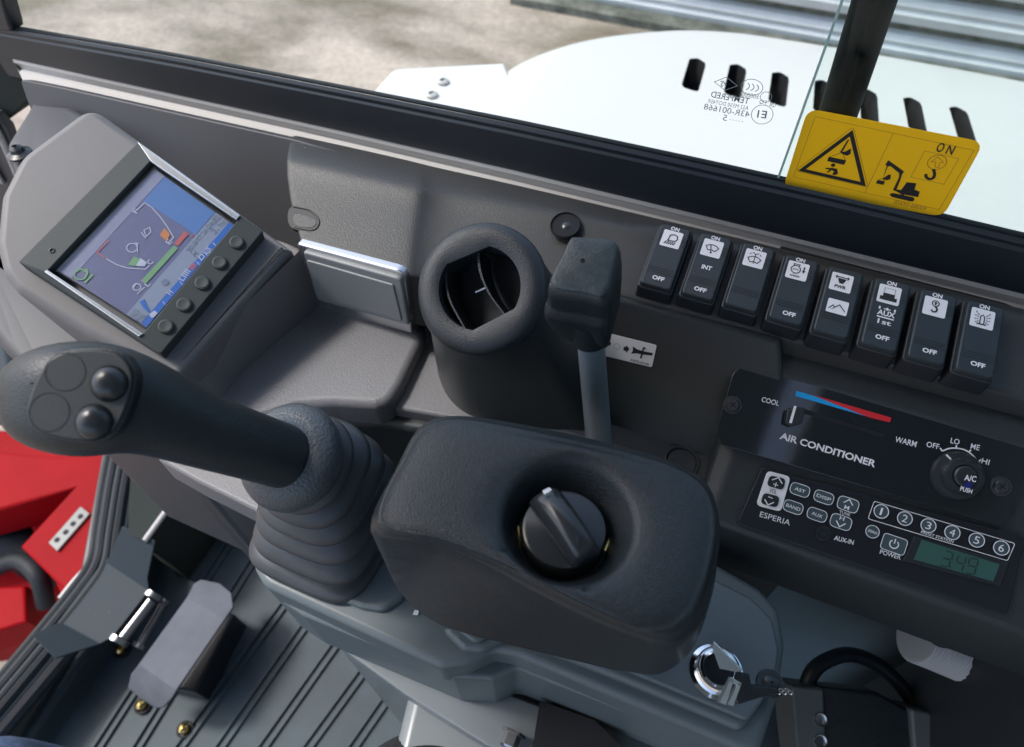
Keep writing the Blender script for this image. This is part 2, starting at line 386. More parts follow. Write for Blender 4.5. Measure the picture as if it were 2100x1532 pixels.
# pale kerb slab strip near the wall foot
t = thing('wall', 'white sheet wall with long horizontal ribs and mossy joints behind the hood', 'wall', (0, 4.6, GZ))
prof = []; z = GZ
parts = []
for k in range(16):
    z0 = GZ + .02 + k * .20
    sec = [(0, z0), (-.05, z0 + .010), (-.06, z0 + .06), (-.035, z0 + .08), (-.05, z0 + .105), (-.02, z0 + .135), (.02, z0 + .145), (.02, z0)]
    parts.append(([(-1.75 - .0 * k, 4.6 + a, b) for a, b in sec] + [(14, 4.6 + a, b) for a, b in sec], [[i, i + 1, i + 9, i + 8] for i in range(7)] + [[7, 0, 8, 15]]))
merge('ribbed_sheet', parts, M['wallp'], t, ang=20)
mesh('backing', [(-1.75, 4.625, GZ), (14, 4.625, GZ), (14, 4.625, 2.2), (-1.75, 4.625, 2.2), (-1.75, 4.8, GZ), (14, 4.8, GZ), (14, 4.8, 2.2), (-1.75, 4.8, 2.2)], [[0, 1, 2, 3], [7, 6, 5, 4], [0, 3, 7, 4], [1, 5, 6, 2], [3, 2, 6, 7]], M['dirt'], t, smooth=False)
mesh('footing', [(-1.9, 4.40, GZ), (14, 4.40, GZ), (14, 4.40, GZ + .05), (-1.9, 4.40, GZ + .05), (-1.9, 4.62, GZ + .05), (14, 4.62, GZ + .05)], [[0, 1, 2, 3], [3, 2, 5, 4]], M['dirt'], t, smooth=False)

# hood
HP = slope(-9.5, (0, .70, .64))
ho = thing('engine_hood', 'white rounded engine hood with a row of dark slots outside the side window', 'hood', (.1, .9, .5))
outl = cat(HP.P([(860, 330), (965, 190), (1030, 128), (1110, 92), (1200, 68), (1300, 55), (1400, 50), (1500, 55), (1600, 68), (1750, 92), (1900, 118), (2100, 155), (2400, 215), (2900, 330)]), 5)
outl = [p for p in outl]
a = HP.P([(860, 330), (965, 190), (1030, 128), (1110, 92), (1200, 68), (1300, 55), (1400, 50), (1500, 55), (1600, 68), (1750, 92), (1900, 118), (2100, 155), (2400, 215), (2700, 275)])
def openspl(P, n=5):
    P = [np.array(p) for p in P]; out = []
    for i in range(len(P) - 1):
        a_ = P[i - 1] if i else 2 * P[0] - P[1]; b, c = P[i], P[i + 1]; d = P[i + 2] if i + 2 < len(P) else 2 * P[-1] - P[-2]
        for k in range(n):
            s = k / n; out.append(tuple(.5 * ((2 * b) + (c - a_) * s + (2 * a_ - 5 * b + 4 * c - d) * s * s + (3 * b - a_ - 3 * c + d) * s ** 3)))
    out.append(tuple(P[-1])); return out
yb = HP.px(1050, 330)
ol = openspl(a) + [(a[-1][0], -.20), (HP.px(800, 420)[0] + .1, -.20)]
hood = prism('hood_panel', HP, ol, -.55, 0, [M['hood'], M['hole']], ho, bev=.035, seg=6)
sl_px = [[(1413, 128), (1428, 123), (1448, 130), (1436, 172), (1426, 180), (1405, 178), (1398, 170)],
         [(1500, 142), (1515, 137), (1534, 145), (1524, 186), (1514, 194), (1494, 191), (1486, 184)],
         [(1587, 157), (1602, 152), (1620, 159), (1611, 203), (1602, 212), (1585, 208), (1577, 200)]]
def slot(c, lean, w=34, h=88, px=None):
    x, y = c; q = []
    for sx, sy in ((-.42, -.42), (0, -.5), (.45, -.40), (.5, -.3), (.45, .45), (.3, .5), (-.35, .46), (-.5, .38)):
        q.append((x + sx * w - lean * sy * h, y + sy * h + sx * w * .22))
    return q
cut_p = []
for c, lean in [((1423, 152), .24), ((1508, 165), .16), ((1597, 182), .08), ((1687, 199), .01), ((1782, 218), -.10), ((1876, 236), -.24), ((1974, 256), -.34)]:
    cut_p.append(pr(HP, rp(HP.P(slot(c, lean, 38 + (c[0] - 1400) * .004, 66 + (c[0] - 1400) * .018)), .006, 3), -.05, .02))
cut = merge('slot_cutter', cut_p, [M['hole']], smooth=False)  # black on the cutter paints shade onto the slot walls
# cut the slots into the hood shell
bpy.context.view_layer.update()
bo = hood.modifiers.new('slots', 'BOOLEAN'); bo.object = cut; bo.operation = 'DIFFERENCE'; bo.solver = 'EXACT'
try: bo.material_mode = 'TRANSFER'
except Exception: pass
bpy.context.view_layer.update()
dg = bpy.context.evaluated_depsgraph_get(); nm = bpy.data.meshes.new_from_object(hood.evaluated_get(dg)); hood.modifiers.clear(); hood.data = nm
bpy.data.objects.remove(cut)
mk = Marks(HP, -.0485); mk.h = -.045
# lower fender plate left of the hood
FP = hz(.615)
fp = prism('fender_plate', FP, rp(FP.P([(700, 300), (758, 192), (806, 139), (1035, 127), (1100, 300)]), [0, .01, .02, 0, 0]), -.25, 0, M['hood'], ho, bev=.006)
for c in ((909, 170), (886, 197)):
    q = FP.w(*FP.px(*c)); loft('bolt_head', lathe(q, (1, 0, 0), (0, 1, 0), (0, 0, 1), [(.0085, -.001), (.0085, .003), (.007, .0045), (.0045, .005), (.004, .002)], 20), M['cream'], fp)
# black hose / pole outside the glass
VPp = vy(.50)
pa, pb = VPp.w(*VPp.px(1822, -90)), VPp.w(*VPp.px(1655, 430))
po = thing('support_pole', 'thick black tube standing behind the yellow sticker outside the window', 'pole', pb)
tube('tube', [pa, pb], .0135, M['pole'], po, N=20)
tube('seam', [pa + [.001, -.0135, 0], pb + [.001, -.0135, 0]], .0012, M['pole'], po, N=6)

# ================================================================== window wall
wf = thing('window_frame', 'long black lower window rail across the top with the side panes standing in it', 'window frame', (-.2, .43, .8))
band_px_t = [(-160, 28), (0, 57), (350, 117), (700, 185), (1050, 255), (1400, 330), (1750, 408), (2100, 492), (2300, 540)]
band_px_b = [(-160, 88), (0, 119), (300, 185), (700, 273), (1050, 353), (1400, 437), (1600, 486), (2100, 609), (2300, 658)]
bt, bb = GY.P(band_px_t), GY.P(band_px_b)
def lerp(P, x):
    for i in range(len(P) - 1):
        if x <= P[i + 1][0]: break
    s = (x - P[i][0]) / (P[i + 1][0] - P[i][0]); return P[i][1] + s * (P[i + 1][1] - P[i][1])
xs = np.linspace(-.76, .54, 30)
rings = []
for x in xs:
    zt, zb = lerp(bt, x), lerp(bb, x)
    rings.append([(x, .42, zb - .02), (x, .42, zb + .001), (x, .4185, zb + .004), (x, .4185, zt - .008), (x, .4200, zt - .006), (x, .4195, zt - .003), (x, .4215, zt), (x, .4275, zt - .001), (x, .4275, zt - .006), (x, .436, zt - .008), (x, .436, zb - .02)])
V, f = loftd(rings); mesh('rail', V, f, M['band'], wf, bev=.0006, seg=2, ang=25)
tube('gasket', [(x, .4235, lerp(bt, x) + .0008) for x in xs], .0018, M['seal'], wf, N=8, smooth=2)
def pane(name, x0, x1, y0, th, z1=1.75):
    v = []; n = 16; fcs = []
    X = np.linspace(x0, x1, n)
    for yy in (y0,):
        for x in X: v += [(x, yy, lerp(bt, x) - .004), (x, yy, z1)]
    for s in range(1):
        o = s * 2 * n
        for i in range(n - 1): fcs.append([o + 2 * i, o + 2 * i + 2, o + 2 * i + 3, o + 2 * i + 1])
    return mesh(name, v, fcs, M['glass'], wf, smooth=False)
gp = pane('fixed_pane', -.745, .54, .428, .004)
p0 = GY.px(1590, 380); xg = p0[0]
M['glass_save'] = M['glass']; M['glass'] = glassmat('tinted glass', (.88, .94, .915))
sp_ = pane('sliding_pane', xg, .54, .4225, .004)
mesh('pane_edge', [(xg - .0005, .4222, p0[1] - .002), (xg - .0005, .4268, p0[1] - .002), (xg + .001, .4268, p0[1] - .002), (xg + .001, .4222, p0[1] - .002),
                   (xg - .0005, .4222, 1.7), (xg - .0005, .4268, 1.7), (xg + .001, .4268, 1.7), (xg + .001, .4222, 1.7)], [[0, 1, 5, 4], [1, 2, 6, 5], [2, 3, 7, 6], [3, 0, 4, 7]], M['glassedge'], sp_, smooth=False)
# etched mark, reads mirrored from inside
EM = PL((0, .4219, 0), (1, 0, 0), (0, 0, 1)); em = Marks(EM, 0)
M['etch'] = mat('grey etched print', (.30, .33, .36), .6)
def mtext(mk, s, l, r, h, bold=0):      # l, r: picture left/right ends of the mirrored word
    mk.text(s, r, l, -h, bold=bold)      # runs from right to left, stays upright
mtext(em, 'TEMPERED', (1457, 199), (1535, 214), .0042, .01)
mtext(em, 'AS2 M550 DOT459', (1452, 211), (1534, 226), .0028)
mtext(em, '43R-001668', (1443, 224), (1536, 241), .0042)
mtext(em, '5', (1482, 247), (1490, 248), .0042)
for k in range(5): em.disc((1497 + 6.2 * k, 245 + k * 1.1), .0003, px=True, n=8)
mtext(em, 'E000001', (1517, 197), (1554, 203), .0030)
mtext(em, 'QB', (1577, 219), (1590, 221), .0032); mtext(em, 'FQ', (1556, 213), (1570, 216), .0032)
mtext(em, 'E1', (1552, 241), (1571, 243), .0052, .015)
em.circ((1563, 235), .0066, .0004, px=True); em.circ((1542, 179), .0066, .0004, px=True, ry=.0052); em.circ((1571, 199), .0034, .0004, px=True)
c = EM.px(1542, 179)
for k in (-1, 0, 1): em.circ((c[0] + .0012 + k * .0030, c[1]), .0021, .0005, 8, 100, 260) if False else em.circ((c[0] - .001 + k * .0028, c[1]), .0022, .0005, 8, -75, 75)
em.line([(1465, 168), (1490, 158), (1512, 176), (1487, 185)], .0004, px=True, closed=True)
mtext(em, 'VS', (1478, 178), (1492, 177), .0040, .02)
em.build('etched_mark', M['etch'], gp)
# cream ledge below the rail: steep cove then flat shelf
led = thing('window_ledge', 'cream painted steel ledge running under the black window rail', 'ledge', (-.2, .40, .79))
lt_ = [(30, 125), (36, 126), (300, 184), (593, 248), (700, 272), (1050, 352), (1400, 436), (1600, 485), (2100, 608), (2300, 657), (3100, 853)]
lm_ = [(36, 136), (40, 138), (300, 196), (593, 259), (700, 285), (1050, 366), (1400, 450), (1600, 500), (2100, 627), (2300, 676), (3100, 872)]
lb_ = [(46, 163), (50, 165), (300, 222), (593, 289), (700, 318), (1050, 400), (1400, 480), (1600, 530), (2100, 657), (2300, 706), (3100, 902)]
rings = []
for p_, q_, r0 in zip(lt_, lm_, lb_):
    x0, zb = GY.px(*p_); q = hz(zb - .007); m_ = q.px(*q_); q2 = hz(zb - .008); l_ = q2.px(*r0)
    rings.append([(x0, .4192, zb + .003), (x0, .4180, zb - .0005), (m_[0], m_[1], zb - .007), (m_[0], m_[1] - .001, zb - .0075), (l_[0], l_[1], zb - .008), (l_[0], l_[1], zb - .03), (x0, .4192, zb - .03)])
V, f = loftd(rings); mesh('ledge_panel', V, f, M['cream'], led, ang=25)
# front corner post at far left
fpz = thing('corner_post', 'dark front corner post at the left end of the side window', 'post', (-.76, .43, .8))
prism('post_body', GY, GY.P([(-120, -60), (-6, -60), (26, 50), (28, 62), (-160, 40)]), -.012, .004, M['band'], fpz, bev=.003)
prism('inner_panel', GY, GY.P([(-200, 60), (0, 122), (36, 136), (44, 165), (60, 205), (18, 245), (-40, 260), (-260, 260)]), -.03, -.001, M['liner'], fpz, bev=.002)

LP = vy(.405)
prism('lower_panel', LP, LP.P([(-260, 240), (-10, 235), (14, 262), (40, 330), (70, 420), (20, 560), (-260, 560)]), -.01, 0, M['side'], fpz, bev=.002)
tube('pale_edge', [LP.w(*LP.px(-14, 236), .003), LP.w(*LP.px(16, 300), .003), LP.w(*LP.px(42, 362), .003)], .004, M['cream'], fpz, N=10)
tube('pale_edge', [LP.w(*LP.px(-30, 300), .003), LP.w(*LP.px(10, 372), .003)], .003, M['cream'], fpz, N=10)

# ================================================================== warning sticker
ST = vy(.4215)
st = thing('warning_sticker', 'yellow warning sticker with a black triangle and excavator stuck on the window', 'sticker', ST.w(*ST.px(1810, 330)))
sc_ = ST.P([(1657, 222), (2018, 291), (1934, 444), (1606, 384)])
prism('backing', ST, rp(sc_, .0075, 5), 0, .0006, M['yellow'], st, bev=0, smooth=False)
k1 = Marks(ST, .0008)
def z5(pts): return [(1600 + x / 4.773, 200 + y / 4.773) for x, y in pts]
k1.line(z5([(345, 180), (1898, 510), (1555, 1090), (132, 768)]), .0003, px=True, closed=True)
k1.line(z5([(1108, 340), (832, 925)]), .0003, px=True)
k1.line(z5([(1415, 515), (1748, 590), (1603, 842), (1280, 770)]), .0003, px=True, closed=True)
k1.line(z5([(700, 292), (722, 300), (856, 850), (845, 868), (175, 715), (163, 700)]), .0003, px=True, closed=True)
cc = ST.px(*z5([(1536, 627)])[0]); k1.circ(cc, .0050, .0005)
k1.line(z5([(1480, 622), (1545, 575), (1600, 628), (1565, 628), (1552, 680), (1515, 672), (1525, 622)]), .0004, px=True, closed=True)
k1.text('05693-68009', z5([(1105, 1030)])[0], z5([(1420, 1100)])[0], .0032, bold=0)
k1.build('thin_lines', M['line'], st)
k2 = Marks(ST, .0011)
k2.line(z5([(697, 340), (215, 700), (815, 838)]), .0024, px=True, closed=True)
k2.poly(z5([(665, 400), (678, 405), (625, 500), (600, 530), (590, 520)]), px=True)
k2.poly(z5([(585, 520), (640, 520), (695, 488), (692, 540), (660, 560), (610, 545)]), px=True)
k2.line(z5([(600, 530), (480, 575)]), .0003, px=True); k2.line(z5([(620, 550), (640, 605)]), .0003, px=True)
k2.poly(z5([(478, 570), (648, 605), (628, 650), (462, 612)]), px=True)
k2.disc(z5([(520, 652)])[0], .0013, px=True)
k2.poly(z5([(445, 678), (520, 680), (560, 690), (568, 735), (540, 750), (510, 745), (530, 715), (505, 700), (470, 728), (458, 722), (485, 695), (445, 690)]), px=True)
k2.poly(z5([(1060, 603), (1215, 715), (1195, 740), (1180, 790), (1140, 890), (1185, 895), (1240, 818), (1335, 830), (1315, 890), (1368, 912), (1350, 965), (1215, 940), (1215, 955), (1150, 915), (1105, 895), (1165, 770), (1165, 730), (1080, 660), (1055, 665), (1010, 780), (1060, 745), (1085, 745), (1080, 790), (1045, 800), (1005, 790), (1045, 655), (1028, 650)]), px=True)
k2.poly(rp(ST.P(z5([(1075, 930), (1110, 925), (1300, 965), (1318, 985), (1300, 1008), (1270, 1005), (1100, 965), (1078, 950)])), .0005))
k2.poly(z5([(955, 795), (1028, 812), (1012, 845), (938, 830)]), px=True); k2.line(z5([(965, 795), (1005, 780), (1020, 810)]), .0003, px=True)
hk = openspl(ST.P(z5([(1500, 690), (1512, 735), (1500, 775), (1465, 788), (1432, 770), (1425, 738)])), 4); k2.line(hk, .0017)
k2.text('O', z5([(1515, 520)])[0], z5([(1585, 530)])[0], .0064, bold=.02); k2.text('N', z5([(1612, 540)])[0], z5([(1680, 552)])[0], .0060, bold=.02)
k2.build('pictograms', M['ink'], st)

# ================================================================== dashboard console
con = thing('side_console', 'moulded grey side console filling the middle under the window ledge', 'console', (-.1, .32, .62))
SP = slope(60, (-.4, .372, .80))
prism('side_panel', SP, rp(SP.P([(40, 162), (130, 180), (600, 285), (760, 330), (820, 640), (300, 560), (120, 400), (62, 225)]), [.004, 0, 0, 0, 0, 0, 0, .004]), -.01, 0, M['side'], con, bev=.0015)
prism('front_ledge', hz(.80), rp(hz(.80).P([(60, 205), (150, 212), (215, 250), (170, 420), (40, 420), (5, 290)]), .004), -.03, 0, M['side'], con, bev=.012, seg=5)
# deck: soft moulded grid, columns left to right, rows from the ledge edge down to the front drop
cols = [  # edge, ridge, upper, middle, lower, front edge (pixels) and lift of the part below the ridge
    ((593, 272), (585, 332), (583, 350), (590, 410), (607, 474), (615, 505), .005),
    ((600, 273), (592, 334), (590, 352), (597, 412), (613, 478), (621, 508), .005),
    ((720, 299), (722, 362), (720, 382), (722, 450), (729, 514), (731, 538), .005),
    ((835, 325), (838, 388), (836, 408), (830, 470), (827, 536), (827, 560), .005),
    ((862, 332), (866, 393), (862, 412), (850, 475), (844, 542), (843, 566), .0045),
    ((878, 336), (884, 398), (882, 416), (872, 480), (866, 540), (864, 566), 0),
    ((930, 348), (936, 408), (934, 430), (926, 500), (920, 560), (918, 590), -.003),
    ((1040, 372), (1046, 426), (1044, 452), (1040, 510), (1036, 570), (1034, 600), -.003),
    ((1150, 398), (1160, 446), (1158, 472), (1150, 520), (1140, 570), (1136, 592), -.002),
    ((1240, 420), (1252, 464), (1250, 486), (1240, 530), (1232, 578), (1230, 598), -.001),
    ((1300, 434), (1314, 480), (1312, 500), (1302, 545), (1290, 590), (1284, 608), 0),
    ((1335, 443), (1340, 466), (1336, 500), (1326, 550), (1314, 600), (1308, 616), 0),
    ((1700, 532), (1702, 552), (1698, 590), (1684, 650), (1668, 690), (1662, 704), 0),
    ((2100, 633), (2102, 654), (2098, 690), (2088, 750), (2076, 796), (2070, 810), 0),
    ((2300, 682), (2302, 703), (2298, 740), (2288, 800), (2276, 846), (2270, 860), 0),
    ((3100, 878), (3102, 899), (3098, 936), (3088, 996), (3076, 1042), (3070, 1056), 0),
]
SE = hz(.8085); rings = []
for e, r1, u1, m1, l1, f1, lift in cols:
    pe = SE.w(*SE.px(*e)); q = SD.off(lift); prr = q.w(*q.px(*r1)) + [0, 0, .003]; pu, pm, pl_, pf = [q.w(*q.px(*c)) for c in (u1, m1, l1, f1)]
    pk = pe * .35 + prr * .65 + [0, 0, .001]
    rings.append([pe + [0, .004, -.03], pe + [0, 0, -.002], pe, pk, prr, pu, pm, pl_, pf, pf + [0, -.0005, -.003], pf + [0, 0, -.03], pf + [0, 0, -.055]])
V, f = loftd(rings, cap=(True, True)); V = list(V)
def openloft(rings):
    n = len(rings[0]); V = [v for r in rings for v in r]; f = [[i * n + j, i * n + j + 1, (i + 1) * n + j + 1, (i + 1) * n + j] for i in range(len(rings) - 1) for j in range(n - 1)]
    f += [list(range(n))[::-1], [(len(rings) - 1) * n + j for j in range(n)]]; return V, f
V, f = openloft(rings); mesh('deck', V, f, M['dash'], con, sub=3)
# finger notch in left edge, its shade painted as a flat dark shape
NP = SD.off(.0051)
nt_ = cat(NP.P([(598, 424), (632, 430), (652, 446), (654, 462), (640, 474), (600, 468), (590, 446)]), 4)
tag(prism('notch_shade', NP, nt_, -.004, 0, M['groove'], con, bev=0), None)
tube('notch_rim', [NP.w(a_, b_, .0002) for a_, b_ in NP.P([(602, 424), (634, 431), (652, 447), (653, 462), (640, 472), (604, 466)])], .0007, M['dash'], con, N=8)
prism('notch_floor', NP, cat(NP.P([(604, 440), (636, 446), (648, 456), (638, 467), (606, 462)]), 3), -.003, .0003, M['dash'], con, bev=0)
# front face block under the deck that carries the lid
GP = vy(.2895)
prism('lid_surround', GP, rp(GP.P([(612, 508), (846, 566), (858, 690), (640, 622)]), .003), -.03, .0, M['dash_dark'], con, bev=.003)
# shelf levels
SH = hz(.737)
shp = SH.P([(560, 470), (640, 520), (660, 600), (868, 660), (868, 694), (822, 790), (800, 822), (770, 831), (690, 826), (610, 830), (560, 846), (500, 864), (440, 850), (380, 800), (330, 700)])
prism('shelf', SH, rp(shp, [0, 0, 0, 0, .01, .02, .02, .01, .03, .03, .03, .02, .02, 0, 0]), -.05, 0, M['shelf'], con, bev=.007, seg=6)
S2 = hz(.724)
prism('lower_shelf', S2, rp(S2.P([(820, 640), (1100, 700), (1222, 756), (1228, 930), (1226, 912), (1150, 884), (1000, 872), (960, 862), (790, 833), (760, 800)]), [0, 0, 0, 0, .01, .02, .01, .01, .004, 0]), -.04, 0, M['shelf'], con, bev=.003, seg=4)
# dark fascia below shelf
FZ = hz(.713)
prism('fascia', FZ, FZ.P([(250, 700), (900, 560), (1700, 800), (1700, 1080), (1480, 1045), (1230, 945), (1000, 905), (780, 870), (560, 872), (470, 930), (300, 900)]), -.35, 0, M['dash_dark'], con, bev=.006, seg=4)
# rear body of the console: extruded cross section carrying heater panel and radio
prf = [(.375, .79), (.325, .79), (.3125, .785), (.3105, .776), (.225, .7229), (.2235, .712), (.236, .640), (.42, .63), (.42, .80)]
xl = AC.px(1455, 900)[0]
rings = []
for x in (xl + .006, xl + .016, .54):
    q = .006 if x < xl + .01 else 0
    rings.append([(x, yy + (q if yy < .33 else 0), zz - (q * .6 if yy < .33 else 0)) for yy, zz in prf])
V, f = loftd(rings); mesh('rear_body', V, f, M['dash_dark'], con, bev=.0035, seg=4, ang=20)
FF = slope(66, (0, .3135, .79))
prism('mid_fascia', FF, FF.P([(1080, 560), (1600, 700), (1640, 1140), (1440, 1090), (1180, 1000), (1000, 900)]), -.03, 0, M['dash_dark'], con, bev=.004)
# screw in a dark cup near the vent
c = SD.w(*SD.px(1160, 467), .004)
cup = loft('screw_cup', lathe(c, S.u, S.v, S.n, [(.0115, -.001), (.0105, .0003), (.0098, -.001), (.009, -.003), (.0001, -.004)], 28), M['hole'], con)
loft('screw', lathe(c + S.u * .001, S.u, S.v, S.n, [(.0036, -.003), (.0036, -.001), (.0024, -.0004), (.0006, -.0002)], 20), M['button'], cup)
# dimple hole on the fascia
HF = hz(.7132); c = HF.w(*HF.px(1398, 946), .0)
loft('hole_rim', lathe(c, HF.u, HF.v, HF.n, [(.0135, -.002), (.0130, .0010), (.0115, .0014), (.0108, .0004)], 32), M['dash'], con, cap=(False, False))
loft('fascia_hole', lathe(c, HF.u, HF.v, HF.n, [(.0115, -.002), (.0105, .0008), (.0095, -.001), (.008, -.0018), (.0001, -.0019)], 28), M['hole'], con)
# monitor housing
d1 = R @ nrm([1951, -3182, 1400]); d2 = R @ np.array([.826, .563, 0.])
MD = .475; MS = MD / .42
MP = PL(dep(300, 515, MD), d1, -d2)
hp = MP.off(-.006)
hpoly = hp.P([(184, 212), (602, 512), (590, 520), (372, 772), (352, 775), (330, 765), (180, 690), (30, 596), (2, 560), (-12, 500), (-2, 400), (40, 318)])
prism('monitor_housing', hp, rp(hpoly, [.014, .003, .003, .004, .004, .01, .02, .02, .02, .02, .02, .03]), 0, 0, M['house'], con, bev=.007, seg=6, ext=(-.02, .03, -.16))
T1, T2 = hp.w(*hp.px(606, 516), -.004), hp.w(*hp.px(340, 778), -.004); T0 = T1; F1, F2, F3 = [SH.w(*SH.px(*p)) for p in ((652, 548), (452, 822), (400, 828))]
low_ = np.array([0, 0, -.06])
fl = [T0, T1, F1, F2, F3, T2]; ce = np.array([0, 0, 0.])
Vf = []; Ff = []; NS = 14
for i in range(NS + 1):                # a slightly hollow flank from the housing edge down to the shelf
    s_ = i / NS; sag = -.006 * math.sin(math.pi * s_)
    for j in range(7):
        t_ = -.15 + 1.2 * j / 6; top_ = T1 * (1 - t_) + T2 * t_; bo2 = F1 * (1 - t_) + F2 * t_; Vf.append(top_ * (1 - s_) + bo2 * s_ + np.array([0, 0, sag]))
for i in range(NS):
    for j in range(6): Ff.append([i * 7 + j, i * 7 + j + 1, (i + 1) * 7 + j + 1, (i + 1) * 7 + j])
nb = len(Vf); Vf += [v + low_ for v in Vf]; Ff += [[q + nb for q in g_] for g_ in Ff]
for i in range(NS):
    Ff += [[i * 7, (i + 1) * 7, (i + 1) * 7 + nb, i * 7 + nb], [i * 7 + 6, (i + 1) * 7 + 6, (i + 1) * 7 + 6 + nb, i * 7 + 6 + nb]]
for j in range(6): Ff += [[j, j + 1, j + 1 + nb, j + nb], [NS * 7 + j, NS * 7 + j + 1, NS * 7 + j + 1 + nb, NS * 7 + j + nb]]
mesh('housing_flank', Vf, Ff, M['shelf'], con, ang=60)
prism('housing_skirt', hz(.74), rp(hz(.74).P([(-60, 480), (40, 540), (330, 740), (440, 800), (440, 860), (300, 870), (60, 770), (0, 710), (-80, 600)]), .006), -.25, 0, M['side'], con, bev=.01)
prism('console_lip', hz(.716), rp(hz(.716).P([(330, 860), (560, 850), (620, 1000), (560, 1075), (520, 1045), (400, 985), (320, 940)]), [0, 0, 0, 0, .004, .004, .01]), -.028, 0, M['shelf'], con, bev=.003)
c = dep(42, 318, .62)
loft('screw', lathe(hz(.802).w(*hz(.802).px(42, 318)), (1, 0, 0), (0, 1, 0), (0, 0, 1), [(.010, 0), (.010, .002), (.006, .004), (.005, .007), (.002, .009), (.001, .006)], 24), M['button'], con)

# ------------------------------------------------------------------ storage lid
ll = GP.off(.0005)
sb = thing('ashtray', 'flat grey ashtray drawer with a bright chrome rim below the deck', 'ashtray', ll.w(*ll.px(735, 580)))
q = ll.P([(617, 489), (838, 547), (852, 674), (642, 619)])
prism('chrome_rim', ll, rp(q, [.003, .007, .001, .004]), 0, .006, M['rimm'], sb, bev=.0018, seg=4)
q = ll.off(.0095).P([(621, 517), (822, 573), (838, 668), (649, 616)])
prism('drawer', ll, rp(q, [.002, .005, .001, .004]), 0, .0095, M['lid'], sb, bev=.0016, seg=3)
q = ll.off(.0107).P([(628, 534), (806, 585), (824, 659), (651, 610)])
prism('drawer_face', ll, rp(q, .002), .0085, .0107, M['lid'], sb, bev=.0009, seg=3)

def polar(poly, ctr, N, ph=0):
    P = np.array(poly) - ctr; out = []
    for k in range(N):
        t = ph + 2 * math.pi * k / N; d = np.array([math.cos(t), math.sin(t)]); best = None
        for i in range(len(P)):
            a_, b = P[i], P[(i + 1) % len(P)]; e = b - a_; den = d[0] * -e[1] + d[1] * e[0]
            if abs(den) < 1e-14: continue
            r0 = (a_[0] * -e[1] + a_[1] * e[0]) / den; s = (d[0] * a_[1] - d[1] * a_[0]) / den
            if r0 > 0 and -1e-6 <= s <= 1 + 1e-6: best = max(best or 0, r0)
        out.append(ctr + d * (best or 0))
    return out
# ------------------------------------------------------------------ air vent
vc = dep(982, 590, .405)
VA = PL(vc, (1, -.03, 0), (0, math.cos(math.radians(35)), math.sin(math.radians(35))))
av = thing('air_vent', 'round black air vent standing on a round stalk beside the lever', 'air vent', vc)
rr = 143 * .405 / F
def lat(prof, N=64, c=vc): return lathe(c, VA.u, VA.v, VA.n, prof, N)
VAo = VA.off(-.001); oc = np.array([0., 0.]); r_op = 88 * .405 / F; opn = []
cuts = []
for pa_, pb_ in (((898, 550), (1012, 502)), ((964, 681), (1062, 630))):
    qa, qb = [np.array(VAo.px(*p)) for p in (pa_, pb_)]; nn_ = np.array([-(qb - qa)[1], (qb - qa)[0]]); nn_ /= np.linalg.norm(nn_); d_ = nn_.dot(qa)
    if d_ < 0: nn_, d_ = -nn_, -d_
    cuts.append((nn_, d_))
for k_ in range(144):
    dr_ = np.array([math.cos(2 * math.pi * k_ / 144), math.sin(2 * math.pi * k_ / 144)]); r0 = r_op
    for nn_, d_ in cuts:
        q_ = nn_.dot(dr_)
        if q_ > 1e-6: r0 = min(r0, d_ / q_)
    opn.append(dr_ * r0)
def opr(s_, h): return [VA.w(*(q * s_), h) for q in opn]
def mixo(r0, h0, w, h): return [VA.w(*(np.array([math.cos(2 * math.pi * k_ / 144), math.sin(2 * math.pi * k_ / 144)]) * r0 * (1 - w) + opn[k_] * w), h) for k_ in range(144)]
loft('bezel', lat([(rr * .94, -.018), (rr * .955, -.013), (rr * .975, -.0095), (rr * .985, -.007), (rr * .98, -.005), (rr * .96, -.0030), (rr * .92, -.0012), (rr * .86, .0002)], 144) + [mixo(rr * .86, 0, .3, .0008), mixo(rr * .86, 0, .6, .0006), mixo(rr * .86, 0, .90, .0), opr(1.0, -.0004), opr(1.0, -.0014), opr(1.03, -.006)], M['vent'], av, cap=(False, False), ang=42)
loft('throat', lat([(rr * .66, -.010), (rr * .62, -.032), (rr * .10, -.032)], 40), M['black'], av, cap=(False, True))
# two flat wings of the bezel that square the opening top-left and bottom-right
loft('inner_ring', lat([(rr * .64, -.008), (rr * .64, -.004), (rr * .63, -.003), (rr * .615, -.004), (rr * .61, -.02)], 56), M['vent'], av, cap=(False, False))
for pts in ([(916, 528), (912, 570), (920, 615), (950, 672)], [(978, 512), (982, 555), (1000, 600), (1032, 644)]):
    P = VA.off(-.006).P(pts); P = openspl(P, 6)
    top = [VA.w(a_, b, -.006) for a_, b in P]; bot = [VA.w(a_ + .001, b, -.028) for a_, b in P]; th = VA.u * .0016
    V = top + bot + [p + th for p in top] + [p + th for p in bot]; n = len(P); fc = []
    for i in range(n - 1):
        fc += [[i, i + 1, n + i + 1, n + i], [2 * n + i, 2 * n + i + 1, 3 * n + i + 1, 3 * n + i], [i, i + 1, 2 * n + i + 1, 2 * n + i]]
    mesh('louver', V, fc, M['vent'], av)
q1, q2 = VA.w(*VA.px(965, 593), -.010), VA.w(*VA.px(992, 583), -.008); tube('link_pin', [q1, q2], .0007, M['steel'], av, N=6)
